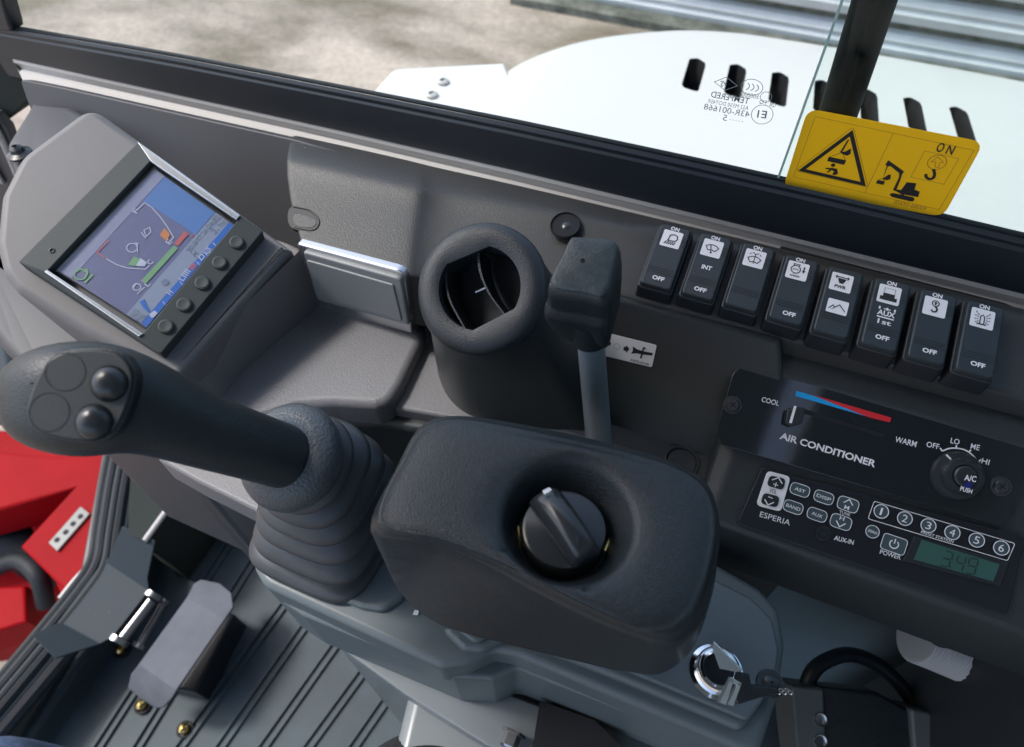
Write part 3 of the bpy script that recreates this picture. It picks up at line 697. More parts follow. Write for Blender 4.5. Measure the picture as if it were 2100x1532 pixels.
# stalk
low = hz(.721); cl_ = low.w(*low.px(1010, 720)); 
ra = lat([(rr * .95, -.014)], 64)[0]; 
rings = [lat([(rr * .90, -.004)], 64)[0], ra]
base_px = [(885, 640), (893, 720), (902, 780), (930, 830), (985, 862), (1100, 880), (1180, 885), (1230, 870), (1220, 700), (1130, 600), (950, 560), (900, 590)]
bp = cat(low.P(base_px), 8); ctr = np.mean(np.array(bp), 0)
bo_ = [np.array([a_, b, .721]) for a_, b in polar(bp, ctr, 64)]
for s in (.25, .5, .75, .92, 1.0):
    w = s ** 1.3; rings.append([ra[k] * (1 - w) + bo_[k] * w - (np.array([0, 0, 0])) for k in range(64)])
loft('stalk', rings, M['dash_dark'], av, cap=(False, False), ang=80)

# ------------------------------------------------------------------ monitor
mo = thing('monitor', 'tilted grey instrument monitor with a lit blue screen and five round buttons', 'monitor', MP.o)
def zm(pts): return [(x / 3.4817, 300 + y / 3.4817) for x, y in pts]
outer = MP.P(zm([(992, 2), (1885, 628), (1160, 1500), (152, 845)]))
inner_px = zm([(1098, 140), (1722, 540), (1020, 1380), (365, 925)])
inn = MP.P(inner_px)
low_ = MP.off(-.004)
A_ = [MP.w(*p, -.010) for p in outer]; B_ = [MP.w(*p, .006) for p in rp(outer, .0, 1)]; C_ = [MP.w(*p, .0065) for p in inn]; D_ = [MP.w(*p, .0015) for p in inn]
def scale2(P, s, c=None):
    c = np.mean(np.array(P), 0); return [tuple(c + (np.array(p) - c) * s) for p in P]
B_ = [MP.w(*p, .0045) for p in outer]
mesh('bezel', A_ + B_ + C_ + D_, [[i + 4 * k, (i + 1) % 4 + 4 * k, (i + 1) % 4 + 4 * (k + 1), i + 4 * (k + 1)] for k in range(3) for i in range(4)] + [[3, 2, 1, 0]], M['house2'] if 'house2' in M else M['side'], mo, bev=.0009, seg=2, ang=8)
# chrome-bright slopes of the window in the bezel (long sides)
for pp in (zm([(1000, 8), (1128, 98), (1728, 530), (1700, 560), (1098, 150)]), zm([(350, 930), (372, 915), (1045, 1365), (1015, 1385)])):
    prism('window_rim', MP, MP.P(pp), .005, .0078, M['chromes'] if 'chromes' in M else M['chrome'], mo, bev=.0006, seg=2)
scr = MP.P(zm([(1108, 172), (1672, 575), (1050, 1300), (415, 892)]))
def emat(name, col, s=.06):
    m = mat(name, col, .35); b = m.node_tree.nodes['Principled BSDF']; b.inputs['Emission Color'].default_value = (*col, 1); b.inputs['Emission Strength'].default_value = s; return m
M['s_bg'] = emat('screen background', (.105, .11, .20)); M['s_top'] = emat('screen header', (.20, .21, .30)); M['s_foot'] = emat('screen status strip', (.19, .22, .29)); M['s_bar'] = emat('screen soft key bar', (.02, .10, .36))
M['s_w'] = emat('screen white', (.38, .39, .48)); M['s_g'] = emat('screen green', (.14, .28, .14)); M['s_o'] = emat('screen orange', (.45, .17, .06)); M['s_r'] = emat('screen red', (.38, .09, .09)); M['s_k'] = emat('screen grey ink', (.13, .16, .22)); M['s_b2'] = emat('screen blue reflection zone', (.07, .15, .34))
screen = prism('screen', MP, scr, 0, .0018, M['s_bg'], mo, bev=0, smooth=False)
def smark(name, mt, fn, h):
    k = Marks(MP, h); k.hs = MS; fn(k); k.build(name, mt, screen)
smark('header', M['s_top'], lambda k: k.poly(zm([(1108, 172), (1180, 224), (520, 950), (415, 892)]), px=True), .0020)
smark('status_strip', M['s_foot'], lambda k: k.poly(zm([(1545, 484), (1640, 552), (1018, 1265), (908, 1210)]), px=True), .0020)
smark('blue_zone', M['s_b2'], lambda k: k.poly(zm([(1182, 228), (1540, 482), (1400, 640), (1030, 400)]), px=True), .0020)  # flat blue patch painted as a reflection on the screen
smark('soft_key_bar', M['s_bar'], lambda k: k.poly(zm([(1640, 552), (1672, 575), (1050, 1300), (1018, 1268)]), px=True), .0020)
def sw(k):
    z = lambda p: MP.P(zm(p))
    k.line(openspl(z([(985, 468), (1040, 415), (1110, 470), (1180, 560), (1245, 660), (1215, 690)]), 3) if False else z([(985, 468), (1040, 415), (1090, 448), (1150, 515), (1200, 585), (1245, 662), (1215, 695)]), .0006)
    k.line(z([(765, 812), (840, 855), (920, 880), (1045, 888), (1075, 860)]), .0006)
    k.text('F', zm([(985, 495)])[0], zm([(1005, 470)])[0], .0035); k.text('E', zm([(1220, 715)])[0], zm([(1240, 692)])[0], .0035); k.text('C', zm([(1085, 860)])[0], zm([(1105, 838)])[0], .0035); k.text('L', zm([(1065, 1015)])[0], zm([(1085, 993)])[0], .003)
    k.circ(zm([(950, 735)])[0], .0030, .0006, px=True, n=14); k.line(z([(990, 770), (985, 700)]), .0006); k.line(z([(970, 700), (1000, 705)]), .0005)
    k.line(z([(1035, 610), (1075, 590), (1085, 625), (1050, 655)]), .0006, closed=True); k.line(z([(1015, 625), (1045, 665)]), .0006)
    k.circ(zm([(985, 1015)])[0], .0022, .0006, px=True, n=12); k.line(z([(985, 1065), (1040, 1015)]), .0005); k.line(z([(960, 1022), (980, 985)]), .0006)
    for a_, b in (((1110, 870), (1130, 900)), ((1190, 780), (1210, 812)), ((1015, 965), (1050, 990)), ((1410, 835), (1430, 855)), ((1290, 975), (1310, 1000)), ((1170, 1118), (1185, 1140)), ((1525, 700), (1545, 722))): k.line(z([a_, b]), .0005)
    k.text('AUX', zm([(1490, 795)])[0], zm([(1525, 745)])[0], .0042, bold=.02); k.line(z([(1425, 800), (1445, 780), (1465, 800), (1445, 825)]), .0006, closed=True)
    k.text('LIIII', zm([(1315, 975)])[0], zm([(1370, 905)])[0], .0038)
    k.text('H', zm([(1225, 1075)])[0], zm([(1245, 1055)])[0], .0035); k.poly(rp(z([(1070, 1210), (1110, 1180), (1135, 1200), (1095, 1240)]), .001)); 
    k.poly(z([(1010, 808), (1055, 840), (1040, 868), (975, 865)]))
smark('white_graphics', M['s_w'], sw, .0023)
def sg(k):
    z = lambda p: MP.P(zm(p)); k.poly(z([(965, 800), (1010, 812), (975, 868), (922, 855)])); k.poly(z([(1245, 722), (1278, 738), (1050, 992), (1018, 968)]))
    k.circ(zm([(585, 925)])[0], .0034, .0009, px=True, n=16); k.line(z([(615, 985), (672, 925)]), .0012); k.line(z([(560, 905), (575, 885), (605, 895)]), .0009); k.line(z([(605, 905), (628, 890), (635, 915), (615, 940)]), .0009)
smark('green_graphics', M['s_g'], sg, .0024)
smark('orange_block', M['s_o'], lambda k: k.poly(zm([(1180, 595), (1222, 640), (1195, 688), (1148, 645)]), px=True), .0024)
def sr(k):
    k.poly(zm([(1322, 618), (1350, 640), (1278, 722), (1250, 705)]), px=True); k.line(zm([(755, 805), (702, 768), (785, 682)]), .0007, px=True); k.line(zm([(1370, 655), (1385, 645)]), .0012, px=True); k.text('III', zm([(1385, 895)])[0], zm([(1412, 862)])[0], .0034, bold=.03)
smark('red_graphics', M['s_r'], sr, .0024)
def sk(k):
    k.text('2018/07/26', zm([(1362, 768)])[0], zm([(1490, 612)])[0], .0030); k.text('04:52', zm([(1502, 604)])[0], zm([(1580, 520)])[0], .0036, bold=.015); k.text('3.1', zm([(1542, 640)])[0], zm([(1592, 585)])[0], .0044, bold=.015); k.text('hr', zm([(1600, 580)])[0], zm([(1625, 552)])[0], .0034)
    k.text('H', zm([(1400, 800)])[0], zm([(1425, 778)])[0], .0038, bold=.02)
    k.text('AUX', zm([(975, 1235)])[0], zm([(1010, 1180)])[0], .0038); k.line(zm([(935, 1215), (955, 1240), (990, 1250), (1025, 1215), (1000, 1195)]), .0005, px=True); k.text('1st', zm([(1025, 1255)])[0], zm([(1050, 1215)])[0], .003)
    k.disc(zm([(1185, 980)])[0], .0022, px=True)
smark('dark_graphics', M['s_k'], sk, .0024)
smark('bucket_icon', M['s_bar'], lambda k: k.poly(zm([(1005, 1120), (1040, 1100), (1060, 1150), (1080, 1190), (1070, 1200), (1030, 1160)]), px=True), .0024)
prism('screen_glass', MP, scale2(scr, 1.03), .0030, .0036, M['acr'], mo, bev=0, smooth=False)
for c in [(1690, 688), (1568, 832), (1445, 978), (1315, 1132), (1185, 1288)]:
    q = MP.off(.0055); w0 = q.w(*q.px(*zm([c])[0]))
    loft('button', lathe(w0, MP.u, MP.v, MP.n, [(.0052, -.002), (.0052, .0002), (.0048, .0012), (.0038, .0017), (.0020, .0014), (.0002, .0013)], 28), M['house2'], mo)
q = MP.off(.0055); w0 = q.w(*q.px(*zm([(375, 748)])[0])); loft('light_sensor', lathe(w0, MP.u, MP.v, MP.n, [(.0022, -.001), (.0022, .0006), (.0014, .001), (.0012, 0), (.0002, -.0002)], 20), M['side'], mo)

# ------------------------------------------------------------------ switches
def icon_lamp(k, X):
    k.line(X([(-.35, -.25), (-.25, .45), (.15, .62), (.5, .5), (.62, .1), (.45, -.2)]), .0007, closed=True)
    for i in range(5): k.line(X([(-.45 + i * .24, -.35), (-.65 + i * .24, -.72)]), .0007)
def icon_wiper(k, X):
    k.line(X([(-.68, .15), (-.35, .38), (0, .45), (.35, .38), (.68, .15), (.38, -.32), (0, -.2), (-.38, -.32)]), .0006, closed=True); k.line(X([(-.2, .35), (0, -.55)]), .0006); k.disc(X([(0, -.55)])[0], .0007)
def icon_wash(k, X):
    k.line(X([(-.68, -.05), (-.35, .18), (0, .25), (.35, .18), (.68, -.05), (.38, -.52), (0, -.4), (-.38, -.52)]), .0006, closed=True); k.line(X([(0, .55), (0, -.65)]), .0005)
    for s in (-1, 1):
        k.line(X([(0, .5), (s * .2, .68), (s * .35, .66)]), .0005); k.line(X([(s * .45, .6), (s * .58, .42)]), .0005)
def icon_auto(k, X):
    c = X([(-.2, .12)])[0]; k.circ(c, .0029, .0006); k.line(X([(-.42, .5), (-.5, .75), (.1, .75), (.02, .5)]), .0006); k.text('AUTO', X([(-.52, .02)])[0], X([(.12, .02)])[0], .0012, px=False, bold=.02)
    k.line(X([(.6, .6), (.6, .05)]), .0009); k.poly(X([(.42, .15), (.78, .15), (.6, -.2)])); k.text('n/min', X([(-.6, -.78)])[0], X([(.35, -.78)])[0], .0018, px=False, bold=.015)
def icon_pwr(k, X):
    k.poly(X([(-.42, .45), (.42, .45), (.3, .1), (.16, -.15), (-.16, -.15), (-.3, .1)])); k.line(X([(-.7, .6), (.7, .6)]), .0007); k.line(X([(-.55, .75), (-.55, .4)]), .0007); k.line(X([(.55, .75), (.55, .4)]), .0007)
    k.text('PWR', X([(-.55, -.72)])[0], X([(.55, -.72)])[0], .0023, px=False, bold=.03)
def icon_blade(k, X):
    k.poly(X([(-.8, -.72), (.8, -.72), (.8, -.3), (.55, -.3), (.55, .1), (-.55, .1), (-.55, -.3), (-.8, -.3)]))
    for i in range(7): k.disc(X([(-.5 + i * .166, .68)])[0], .0003, n=6)
    for i in range(4):
        for s in (-1, 1): k.disc(X([(s * .5, .2 + i * .14)])[0], .0003, n=6)
def icon_hook(k, X):
    k.circ(X([(0, .38)])[0], .0020, .0006, 16); k.poly(X([(-.18, .4), (0, .6), (.18, .4), (.07, .4), (.07, .2), (-.07, .2), (-.07, .4)])); k.line(openspl(X([(0, .05), (.2, -.2), (.15, -.5), (-.1, -.6), (-.3, -.4)]), 4), .0011)
def icon_beacon(k, X):
    k.line(X([(-.18, -.6), (-.18, .2), (0, .4), (.18, .2), (.18, -.6)]), .0006); k.line(X([(-.45, -.66), (.4, -.66)]), .0009)
    for s in (-1, 1):
        for a_, b, c, d in ((.3, .3, .65, .7), (.35, .1, .7, .25), (.35, -.15, .7, -.15), (.3, -.35, .6, -.55)): k.line(X([(s * a_, b), (s * (a_ + (c - a_) * .45), b + (d - b) * .45)]), .0005); k.line(X([(s * (a_ + (c - a_) * .6), b + (d - b) * .6), (s * c, d)]), .0005)
sws = [('work lamp', (1377, 491), (1350, 571), icon_lamp, 1, 1, 'first rocker switch from the left, with the lamp icon'),
       ('wiper', (1460, 510), (1436, 594), icon_wiper, 1, 1, 'rocker switch with the wiper icon and INT below it'),
       ('washer', (1547, 531), (1525, 618), icon_wash, 1, 0, 'rocker switch with the washer spray icon and no OFF mark'),
       ('auto idle', (1635, 556), (1618, 644), icon_auto, 1, 1, 'rocker switch with the AUTO engine and down arrow icon'),
       ('power', (1725, 580), (1712, 668), icon_pwr, 0, 0, 'rocker switch with the PWR icon and a second mountain icon'),
       ('blade', (1823, 605), (1809, 693), icon_blade, 1, 1, 'rocker switch with the blade icon and AUX 1st below it'),
       ('hook', (1917, 630), (1906, 721), icon_hook, 1, 1, 'rocker switch with the lifting hook icon, second from the right'),
       ('beacon', (2014, 654), (2005, 748), icon_beacon, 1, 1, 'last rocker switch on the right, with the flashing beacon icon')]
SWG = 'rocker switches in a row along the console'
hm = rm = gm = None; sw_c = []
for i, (nm_, ic, of, fn, on, off, lab) in enumerate(sws):
    a1, b1 = S.px(*ic); a2, b2 = S.px(*of); cx = (a1 + a2) / 2; sw_c.append(cx)
    cy = S.px(ic[0], ic[1])[1] - .0135
    L = S.w(cx, cy, -.014)
    t = thing('rocker_switch', lab, 'switch', L, SWG)
    if hm is None:
        w, h = .0122, .0242
        mod = []
        def taper(name, wb, hb, wt, ht, z0, z1, mt, rad, bev, sh=0):
            pb_ = rp([(-wb, -hb), (wb, -hb), (wb, hb), (-wb, hb)], rad, 4); pt_ = rp([(-wt, -ht + sh), (wt, -ht + sh), (wt, ht), (-wt, ht)], rad, 4)
            return loft(name, [[S.w(cx + p[0], cy + p[1], z0) for p in pb_], [S.w(cx + p[0], cy + p[1], z1) for p in pt_]], mt, t, bev=bev, seg=3, ang=50)
        ho_ = taper('housing',   .0126, .0285, .0120, .0258, -.018, -.0035, M['black'], .0028, .0012)
        ro_ = taper('rocker', .0112, .0252, .0099, .0243, -.004, 0, M['switch'], .0026, .0009)
        gk = Marks(PL(S.w(cx, cy), S.u, S.v), .00015)
        for yy in (-.0105, -.0123, -.0141): gk.line([(-.0088, yy), (.0088, yy)], .00045)
        for yy in (.010, .012, .014, .016):
            for s in (-1, 1): gk.line([(s * .0066, yy), (s * .0094, yy)], .00045)
        gr_ = gk.build('grip_lines', M['groove'], ro_)  # flat dark lines painted as the shade in moulded grooves
        hm, rm, gm = ho_, ro_, gr_
    else:
        h2, r2, g2 = hm.copy(), rm.copy(), gm.copy()
        for q, p in ((h2, t), (r2, t), (g2, r2)): q.parent = p; COL.objects.link(q)
        ro_ = r2
    fr_ = PL(S.w(cx, cy), S.u, S.v)
    IC = (a1 - cx, .0135 + 0)
    s_ = .0066
    ip = rp([(IC[0] - s_, IC[1] - s_), (IC[0] + s_, IC[1] - s_), (IC[0] + s_, IC[1] + s_), (IC[0] - s_, IC[1] + s_)], .0011, 3)
    kw = Marks(fr_, .0003); kw.poly(ip)
    if nm_ == 'power': kw.poly(rp([(-.0063, -.0095), (.0063, -.0095), (.0063, .0005), (-.0063, .0005)], .001, 3))
    if on: kw.text('ON', (-.0028 + IC[0], .0205), (.0030 + IC[0], .0205), .0030, px=False, bold=.035)
    oy = b2 - cy; ox = a2 - cx
    if off: kw.text('OFF', (ox - .0040, oy - .0016), (ox + .0040, oy - .0016), .0032, px=False, bold=.035)
    if nm_ == 'wiper': kw.text('INT', (-.0032, -.0034), (.0034, -.0034), .0033, px=False, bold=.035)
    if nm_ == 'blade':
        kw.text('AUX', (-.0052, -.0022), (.0052, -.0022), .0038, px=False, bold=.03); kw.text('1st', (-.004, -.0082), (.004, -.0082), .0034, px=False, bold=.02)
        kw.line([(-.005, -.0034), (.005, -.0034)], .0009)
        for q in (-.0045, 0, .0045): kw.line([(q, .0020), (q, .0040)], .0010)
        kw.line([(-.002, .0028), (.002, .0028)], .0007)
    kw.build('white_marks', M['white'], ro_)
    ki = Marks(fr_, .0005); X = lambda pts, c=IC: [(c[0] + x * s_ * .95, c[1] + y * s_ * .95) for x, y in pts]
    fn(ki, X)
    if nm_ == 'power': ki.line([(-.0050, -.0070), (-.0028, -.0040), (-.0015, -.0052), (.0010, -.0028), (.0050, -.0070)], .0006); ki.line([(-.003, -.007), (-.001, -.0050)], .0004)
    ki.build('icon', M['ink'], ro_)

# ------------------------------------------------------------------ heater panel
ac = thing('heater_panel', 'glossy black air conditioner control panel with blue and red wedge', 'control panel', AC.w(*AC.px(1780, 910)))
acp = AC.P([(1512, 748), (1560, 755), (1900, 848), (2086, 905), (2104, 930), (2060, 1060), (2040, 1073), (1800, 1010), (1620, 963), (1480, 912), (1468, 885), (1492, 775)])
AC4 = AC.off(.0035)
acp = AC4.P([(1508, 746), (2085, 898), (2112, 925), (2064, 1076), (2040, 1076), (1484, 914), (1466, 890)])
prism('face', AC, rp(acp, [.010, .006, .008, .004, .004, .004, .004], 6), -.002, .0035, M['gloss'], ac, bev=.0006, seg=2)
AF = AC.off(.0036)
def za(pts): return [(1450 + x / 3.2246, 730 + y / 3.2246) for x, y in pts]
k = Marks(AF, .0001)
k.text('COOL', za([(358, 302)])[0], za([(472, 332)])[0], .0034, bold=.01); k.text('WARM', za([(1240, 568)])[0], za([(1380, 604)])[0], .0037, bold=.01)
k.text('AIR CONDITIONER', za([(478, 548)])[0], za([(1108, 738)])[0], .0046, bold=.03)
k.text('OFF', za([(1448, 600)])[0], za([(1532, 618)])[0], .0034, bold=.01); k.text('LO', za([(1608, 576)])[0], za([(1666, 588)])[0], .0034, bold=.01); k.text('ME', za([(1740, 612)])[0], za([(1798, 626)])[0], .0034, bold=.01); k.text('HI', za([(1812, 708)])[0], za([(1862, 722)])[0], .0033, bold=.01)
arc = openspl(AF.P(za([(1558, 628), (1600, 612), (1650, 610), (1705, 622), (1750, 652), (1792, 700)])), 4); k.line(arc, .0009)
for a_, b in (((1540, 608), (1556, 630)), ((1648, 590), (1648, 610)), ((1745, 620), (1732, 636)), ((1792, 702), (1812, 684))): k.line(za([a_, b]), .0009, px=True)
k.build('white_print', M['white'], ac)
k = Marks(AF, .0002); k.poly(za([(592, 232), (582, 264), (1110, 416), (700, 262)]), px=True); k.build('blue_wedge', M['blue'], ac)
k = Marks(AF, .0003); k.poly(za([(690, 254), (1218, 408), (1208, 440), (1075, 408), (830, 312)]), px=True); k.build('red_wedge', M['redp'], ac)
k = Marks(AF, .00015); k.poly(za([(640, 350), (1180, 520), (1172, 545), (630, 378)]), px=True); k.build('slider_slot', M['hole'], ac)
kn = AF.P(za([(530, 318), (600, 305), (648, 330), (640, 430), (600, 462), (498, 452)]))
prism('slider_knob', AF, rp(AF.P(za([(515, 360), (572, 338), (640, 352), (612, 452), (545, 470), (500, 448)])), .0015), 0, .009, M['button'], ac, bev=.0012)
mk = Marks(AF.off(.009), .0002); mk.poly(AF.off(.009).P(za([(575, 330), (592, 332), (560, 445), (542, 442)]))); mk.build('slider_mark', M['white'], ac)
ck = AF.w(*AF.px(*za([(1650, 792)])[0]))
fk = loft('fan_knob', lathe(ck, AF.u, AF.v, AF.n, [(.0150, 0), (.0148, .003), (.0138, .0045), (.0112, .005), (.0106, .011), (.0098, .0122), (.0070, .0124), (.0065, .0114), (.0063, .0138), (.0055, .0146), (.0002, .0148)], 48), M['button'], ac, ang=30)
mk = Marks(AF.off(.0050), .0003); mk.line(za([(1580, 652), (1640, 712)]), .0011, px=True); mk.build('pointer', M['white'], fk)
AK = AF.off(.0151); mk = Marks(AK, 0); mk.text('A/C', za([(1700, 822)])[0], za([(1778, 836)])[0], .0036, bold=.02); mk.text('PUSH', za([(1672, 890)])[0], za([(1750, 912)])[0], .0027, bold=.02); mk.build('knob_print', M['white'], fk)
mk = Marks(AK, 0); mk.disc(za([(1728, 856)])[0], .0020, px=True); mk.build('knob_spot', M['dblue'], fk)
for c in ((168, 325), (1942, 862)):
    w0 = AF.w(*AF.px(*za([c])[0])); s0 = loft('screw', lathe(w0, AF.u, AF.v, AF.n, [(.0062, 0), (.0060, .0006), (.0046, .0008), (.0044, .0014), (.0036, .0022), (.0001, .0026)], 28), M['dscrew'], ac)
    kk = Marks(PL(w0, AF.u, AF.v), .0028); kk.line([(-.002, .001), (.002, -.001)], .0007); kk.line([(-.001, -.002), (.001, .002)], .0007); kk.build('cross_slot', M['hole'], s0)

# ------------------------------------------------------------------ radio
rd = thing('radio', 'black radio with round preset buttons and a green clock display', 'radio', AC.w(*AC.px(1800, 1090)))
RP_ = AC.off(.0015)
prism('face', AC, rp(RP_.P([(1562, 958), (2104, 1100), (2066, 1262), (2052, 1258), (1510, 1075)]), .003), -.003, .0015, M['radio'], rd, bev=.0008)
RF = AC.off(.0016)
prism('volume_plate', RF, rp(RF.P(za([(398, 758), (552, 798), (488, 1030), (322, 988)])), .0032), 0, .0010, M['white'], rd, bev=.0003, seg=2)
for q in ([(415, 788), (522, 812), (502, 888), (392, 858)], [(375, 903), (482, 930), (462, 1004), (350, 975)]):
    prism('button', RF, rp(RF.off(.001).P(za(q)), .0028), 0, .0020, M['black'], rd, bev=.0004, seg=2)
bt_ = [('AST', (614, 886)), ('DISP', (772, 935)), ('BAND', (570, 1000)), ('AUX', (727, 1050))]
R2 = RF.off(.0013)
kk = Marks(R2, .0002); ko = Marks(R2, .00005)
def rbutton(cpx, hw, hh, rad=.0032):
    c = R2.px(*za([cpx])[0]); sk_ = .10
    q = [(c[0] - hw - sk_ * -hh * 0, c[1] - hh), (c[0] + hw, c[1] - hh), (c[0] + hw, c[1] + hh), (c[0] - hw, c[1] + hh)]
    q = rp(q, rad, 5); prism('button', RF, q, 0, .0013, M['rbtn'], rd, bev=.0003, seg=2); ko.line(q, .0004, closed=True); return c
for s, c in bt_:
    c = rbutton(c, .0059, .0037); w = .0018 * len(s) * .56; kk.text(s, (c[0] - w * 1.1, c[1] - .0010), (c[0] + w * 1.1, c[1] - .0012), .0021, px=False, bold=.01)
c = rbutton((932, 982), .0062, .0042); kk.text('M', (c[0] - .0016, c[1] - .0034), (c[0] + .0013, c[1] - .0034), .0026, px=False); kk.line([(c[0] - .0028, c[1] + .0003), (c[0], c[1] + .0033), (c[0] + .0028, c[1] + .0003)], .0007)
c = rbutton((885, 1098), .0062, .0042); kk.text('H', (c[0] - .0014, c[1] + .0012), (c[0] + .0014, c[1] + .0012), .0024, px=False); kk.line([(c[0] - .0028, c[1]), (c[0], c[1] - .0032), (c[0] + .0028, c[1])], .0007)
c = rbutton((1236, 1245), .0070, .0050, .0022); kk.circ(c, .0025, .0007, 20, 125, 415); kk.line([(c[0], c[1] + .0004), (c[0], c[1] + .0034)], .0007)
for i, cpx in enumerate([(1152, 1028), (1308, 1075), (1464, 1122), (1622, 1168), (1783, 1218), (1946, 1270)]):
    c = R2.px(*za([cpx])[0]); r0 = .0041
    loft('preset_button', lathe(R2.w(*c), RF.u, RF.v, RF.n, [(r0, -.0012), (r0, 0), (.0001, .00002)], 28), M['rbtn'], rd); ko.circ(c, r0 + .0001, .0005)
    w = .0006 if i == 0 else .0015; kk.text(str(i + 1), (c[0] - w, c[1] - .0023), (c[0] + w, c[1] - .0023), .0046, px=False, bold=.0)
c = R2.px(*za([(1094, 1162)])[0]); loft('preset_button', lathe(R2.w(*c), RF.u, RF.v, RF.n, [(.0039, -.0012), (.0039, 0), (.0001, .00002)], 28), M['rbtn'], rd); ko.circ(c, .0039, .0004); kk.text('ZERO', (c[0] - .0028, c[1] - .0007), (c[0] + .0028, c[1] - .0010), .0016, px=False, bold=.01)
kk.build('button_print', M['white'], rd)
ko.h = .0003
ko.line(rp(RF.P(za([(1105, 960), (2036, 1242), (1986, 1354), (1064, 1076)])), .0015), .0005, closed=True) if False else None
ko.build('button_outlines', M['white'], rd)
k = Marks(RF, .0002)
k.line(rp(RF.P(za([(1105, 960), (2036, 1240), (1986, 1354), (1064, 1076)])), .0012, 3), .0004, closed=True)
k.text('PRESET STATION', za([(1412, 1172)])[0], za([(1626, 1238)])[0], .0018); k.text('TUNE', za([(872, 1042)])[0], za([(944, 1060)])[0], .0021)
k.text('POWER', za([(1140, 1308)])[0], za([(1278, 1348)])[0], .0029, bold=.015); k.text('AUX-IN', za([(838, 1216)])[0], za([(966, 1250)])[0], .0030, bold=.015)
k.text('ESPERIA', za([(346, 1062)])[0], za([(545, 1122)])[0], .0036, bold=0)
k.build('face_print', M['white'], rd)
RV = RF.off(.0022); kv = Marks(RV, 0); c = RV.px(*za([(458, 838)])[0])
kv.line([(c[0] - .003, c[1] + .0008), (c[0] + .0004, c[1] + .0036), (c[0] + .0036, c[1] + .0006)], .0007); kv.line([(c[0] - .0016, c[1] - .0014), (c[0] + .0016, c[1] - .0014)], .0005); kv.line([(c[0], c[1] + .0002), (c[0], c[1] - .003)], .0005)
c = RV.px(*za([(413, 952)])[0]); kv.line([(c[0] - .003, c[1] - .0006), (c[0], c[1] - .0034), (c[0] + .003, c[1] - .0006)], .0007); kv.line([(c[0] - .0013, c[1] + .0018), (c[0] + .0016, c[1] + .0016)], .0005); kv.build('volume_print', M['white'], rd)
kv = Marks(RF.off(.0012), 0); kv.text('VOL', za([(410, 902)])[0], za([(458, 914)])[0], .0028, bold=.0); kv.build('volume_word', M['ink'], rd)
loft('socket', lathe(RF.w(*RF.px(*za([(765, 1172)])[0])), RF.u, RF.v, RF.n, [(.0048, 0), (.0046, .0012), (.0034, .0012), (.0030, -.001), (.0001, -.001)], 28), M['black'], rd)
ds = prism('display', RF, RF.P(za([(1368, 1190), (1990, 1365), (1935, 1525), (1290, 1352)])), 0, .0012, M['black'], rd, bev=.0006)
RD = RF.off(.0013); lp = RD.P(za([(1418, 1215), (1935, 1378), (1890, 1490), (1365, 1345)]))
lc = prism('lcd', RD, lp, 0, .0003, M['lcd'], ds, bev=0, smooth=False)
kd = Marks(RD, .0006)
def seg7(k, bl, br, h, segs):
    bl, br = np.array(bl), np.array(br); u = br - bl; d = nrm(u); v = np.array([-d[1], d[0]]) * h + d * h * .12
    c = {'a': ((0, 1), (1, 1)), 'b': ((1, 1), (1, .5)), 'c': ((1, .5), (1, 0)), 'd': ((0, 0), (1, 0)), 'e': ((0, .5), (0, 0)), 'f': ((0, 1), (0, .5)), 'g': ((0, .5), (1, .5))}
    for s in segs:
        p, q = [np.array(x) for x in c[s]]; p, q = p + (q - p) * .1, q - (q - p) * .1; k.line([tuple(bl + u * p[0] + v * p[1]), tuple(bl + u * q[0] + v * q[1])], .0007)
w0 = RD.px(*za([(1535, 1382)])[0]); w1 = RD.px(*za([(1592, 1398)])[0]); seg7(kd, w0, w1, .0095, 'abcdg')
w0 = RD.px(*za([(1628, 1410)])[0]); w1 = RD.px(*za([(1680, 1424)])[0]); seg7(kd, w0, w1, .0095, 'fgbc')
w0 = RD.px(*za([(1705, 1432)])[0]); w1 = RD.px(*za([(1762, 1446)])[0]); seg7(kd, w0, w1, .0095, 'abcdfg')
kd.disc(za([(1604, 1392)])[0], .0005, px=True, n=8); kd.disc(za([(1618, 1340)])[0], .0005, px=True, n=8)
kd.build('digits', M['lcdink'], lc)

# ------------------------------------------------------------------ arrow label
LB = FF.off(.0006)
lb = thing('arrow_label', 'small white label with black arrows on the dark fascia behind the lever', 'label', LB.w(*LB.px(1290, 718)))
prism('paper', LB, rp(LB.P([(1218, 676), (1347, 708), (1337, 753), (1210, 722)]), .0015), -.0002, .0003, M['white'], lb, bev=0, smooth=False)
def zl(pts): return [(1100 + x / 3.4817, 420 + y / 3.4817) for x, y in pts]
k = Marks(LB, .0005)
k.poly(zl([(490, 992), (515, 960), (512, 975), (535, 980), (528, 1005), (508, 1000), (505, 1015)]), px=True)
k.poly(zl([(625, 1010), (642, 1012), (645, 1000), (666, 1030), (638, 1056), (640, 1042), (622, 1038)]), px=True)
k.circ(zl([(575, 1010)])[0], .0022, .0002, px=True)
k.poly(zl([(690, 1008), (720, 1030), (770, 1045), (832, 1056), (828, 1075), (770, 1068), (712, 1058), (676, 1062), (690, 1040)]), px=True)
k.line(zl([(745, 1095), (765, 1030)]), .0012, px=True); k.poly(zl([(755, 1028), (770, 1010), (788, 1030)]), px=True)
k.text('03593-25190', zl([(672, 1112)])[0], zl([(802, 1148)])[0], .0018, bold=.01)
k.build('black_print', M['ink'], lb)

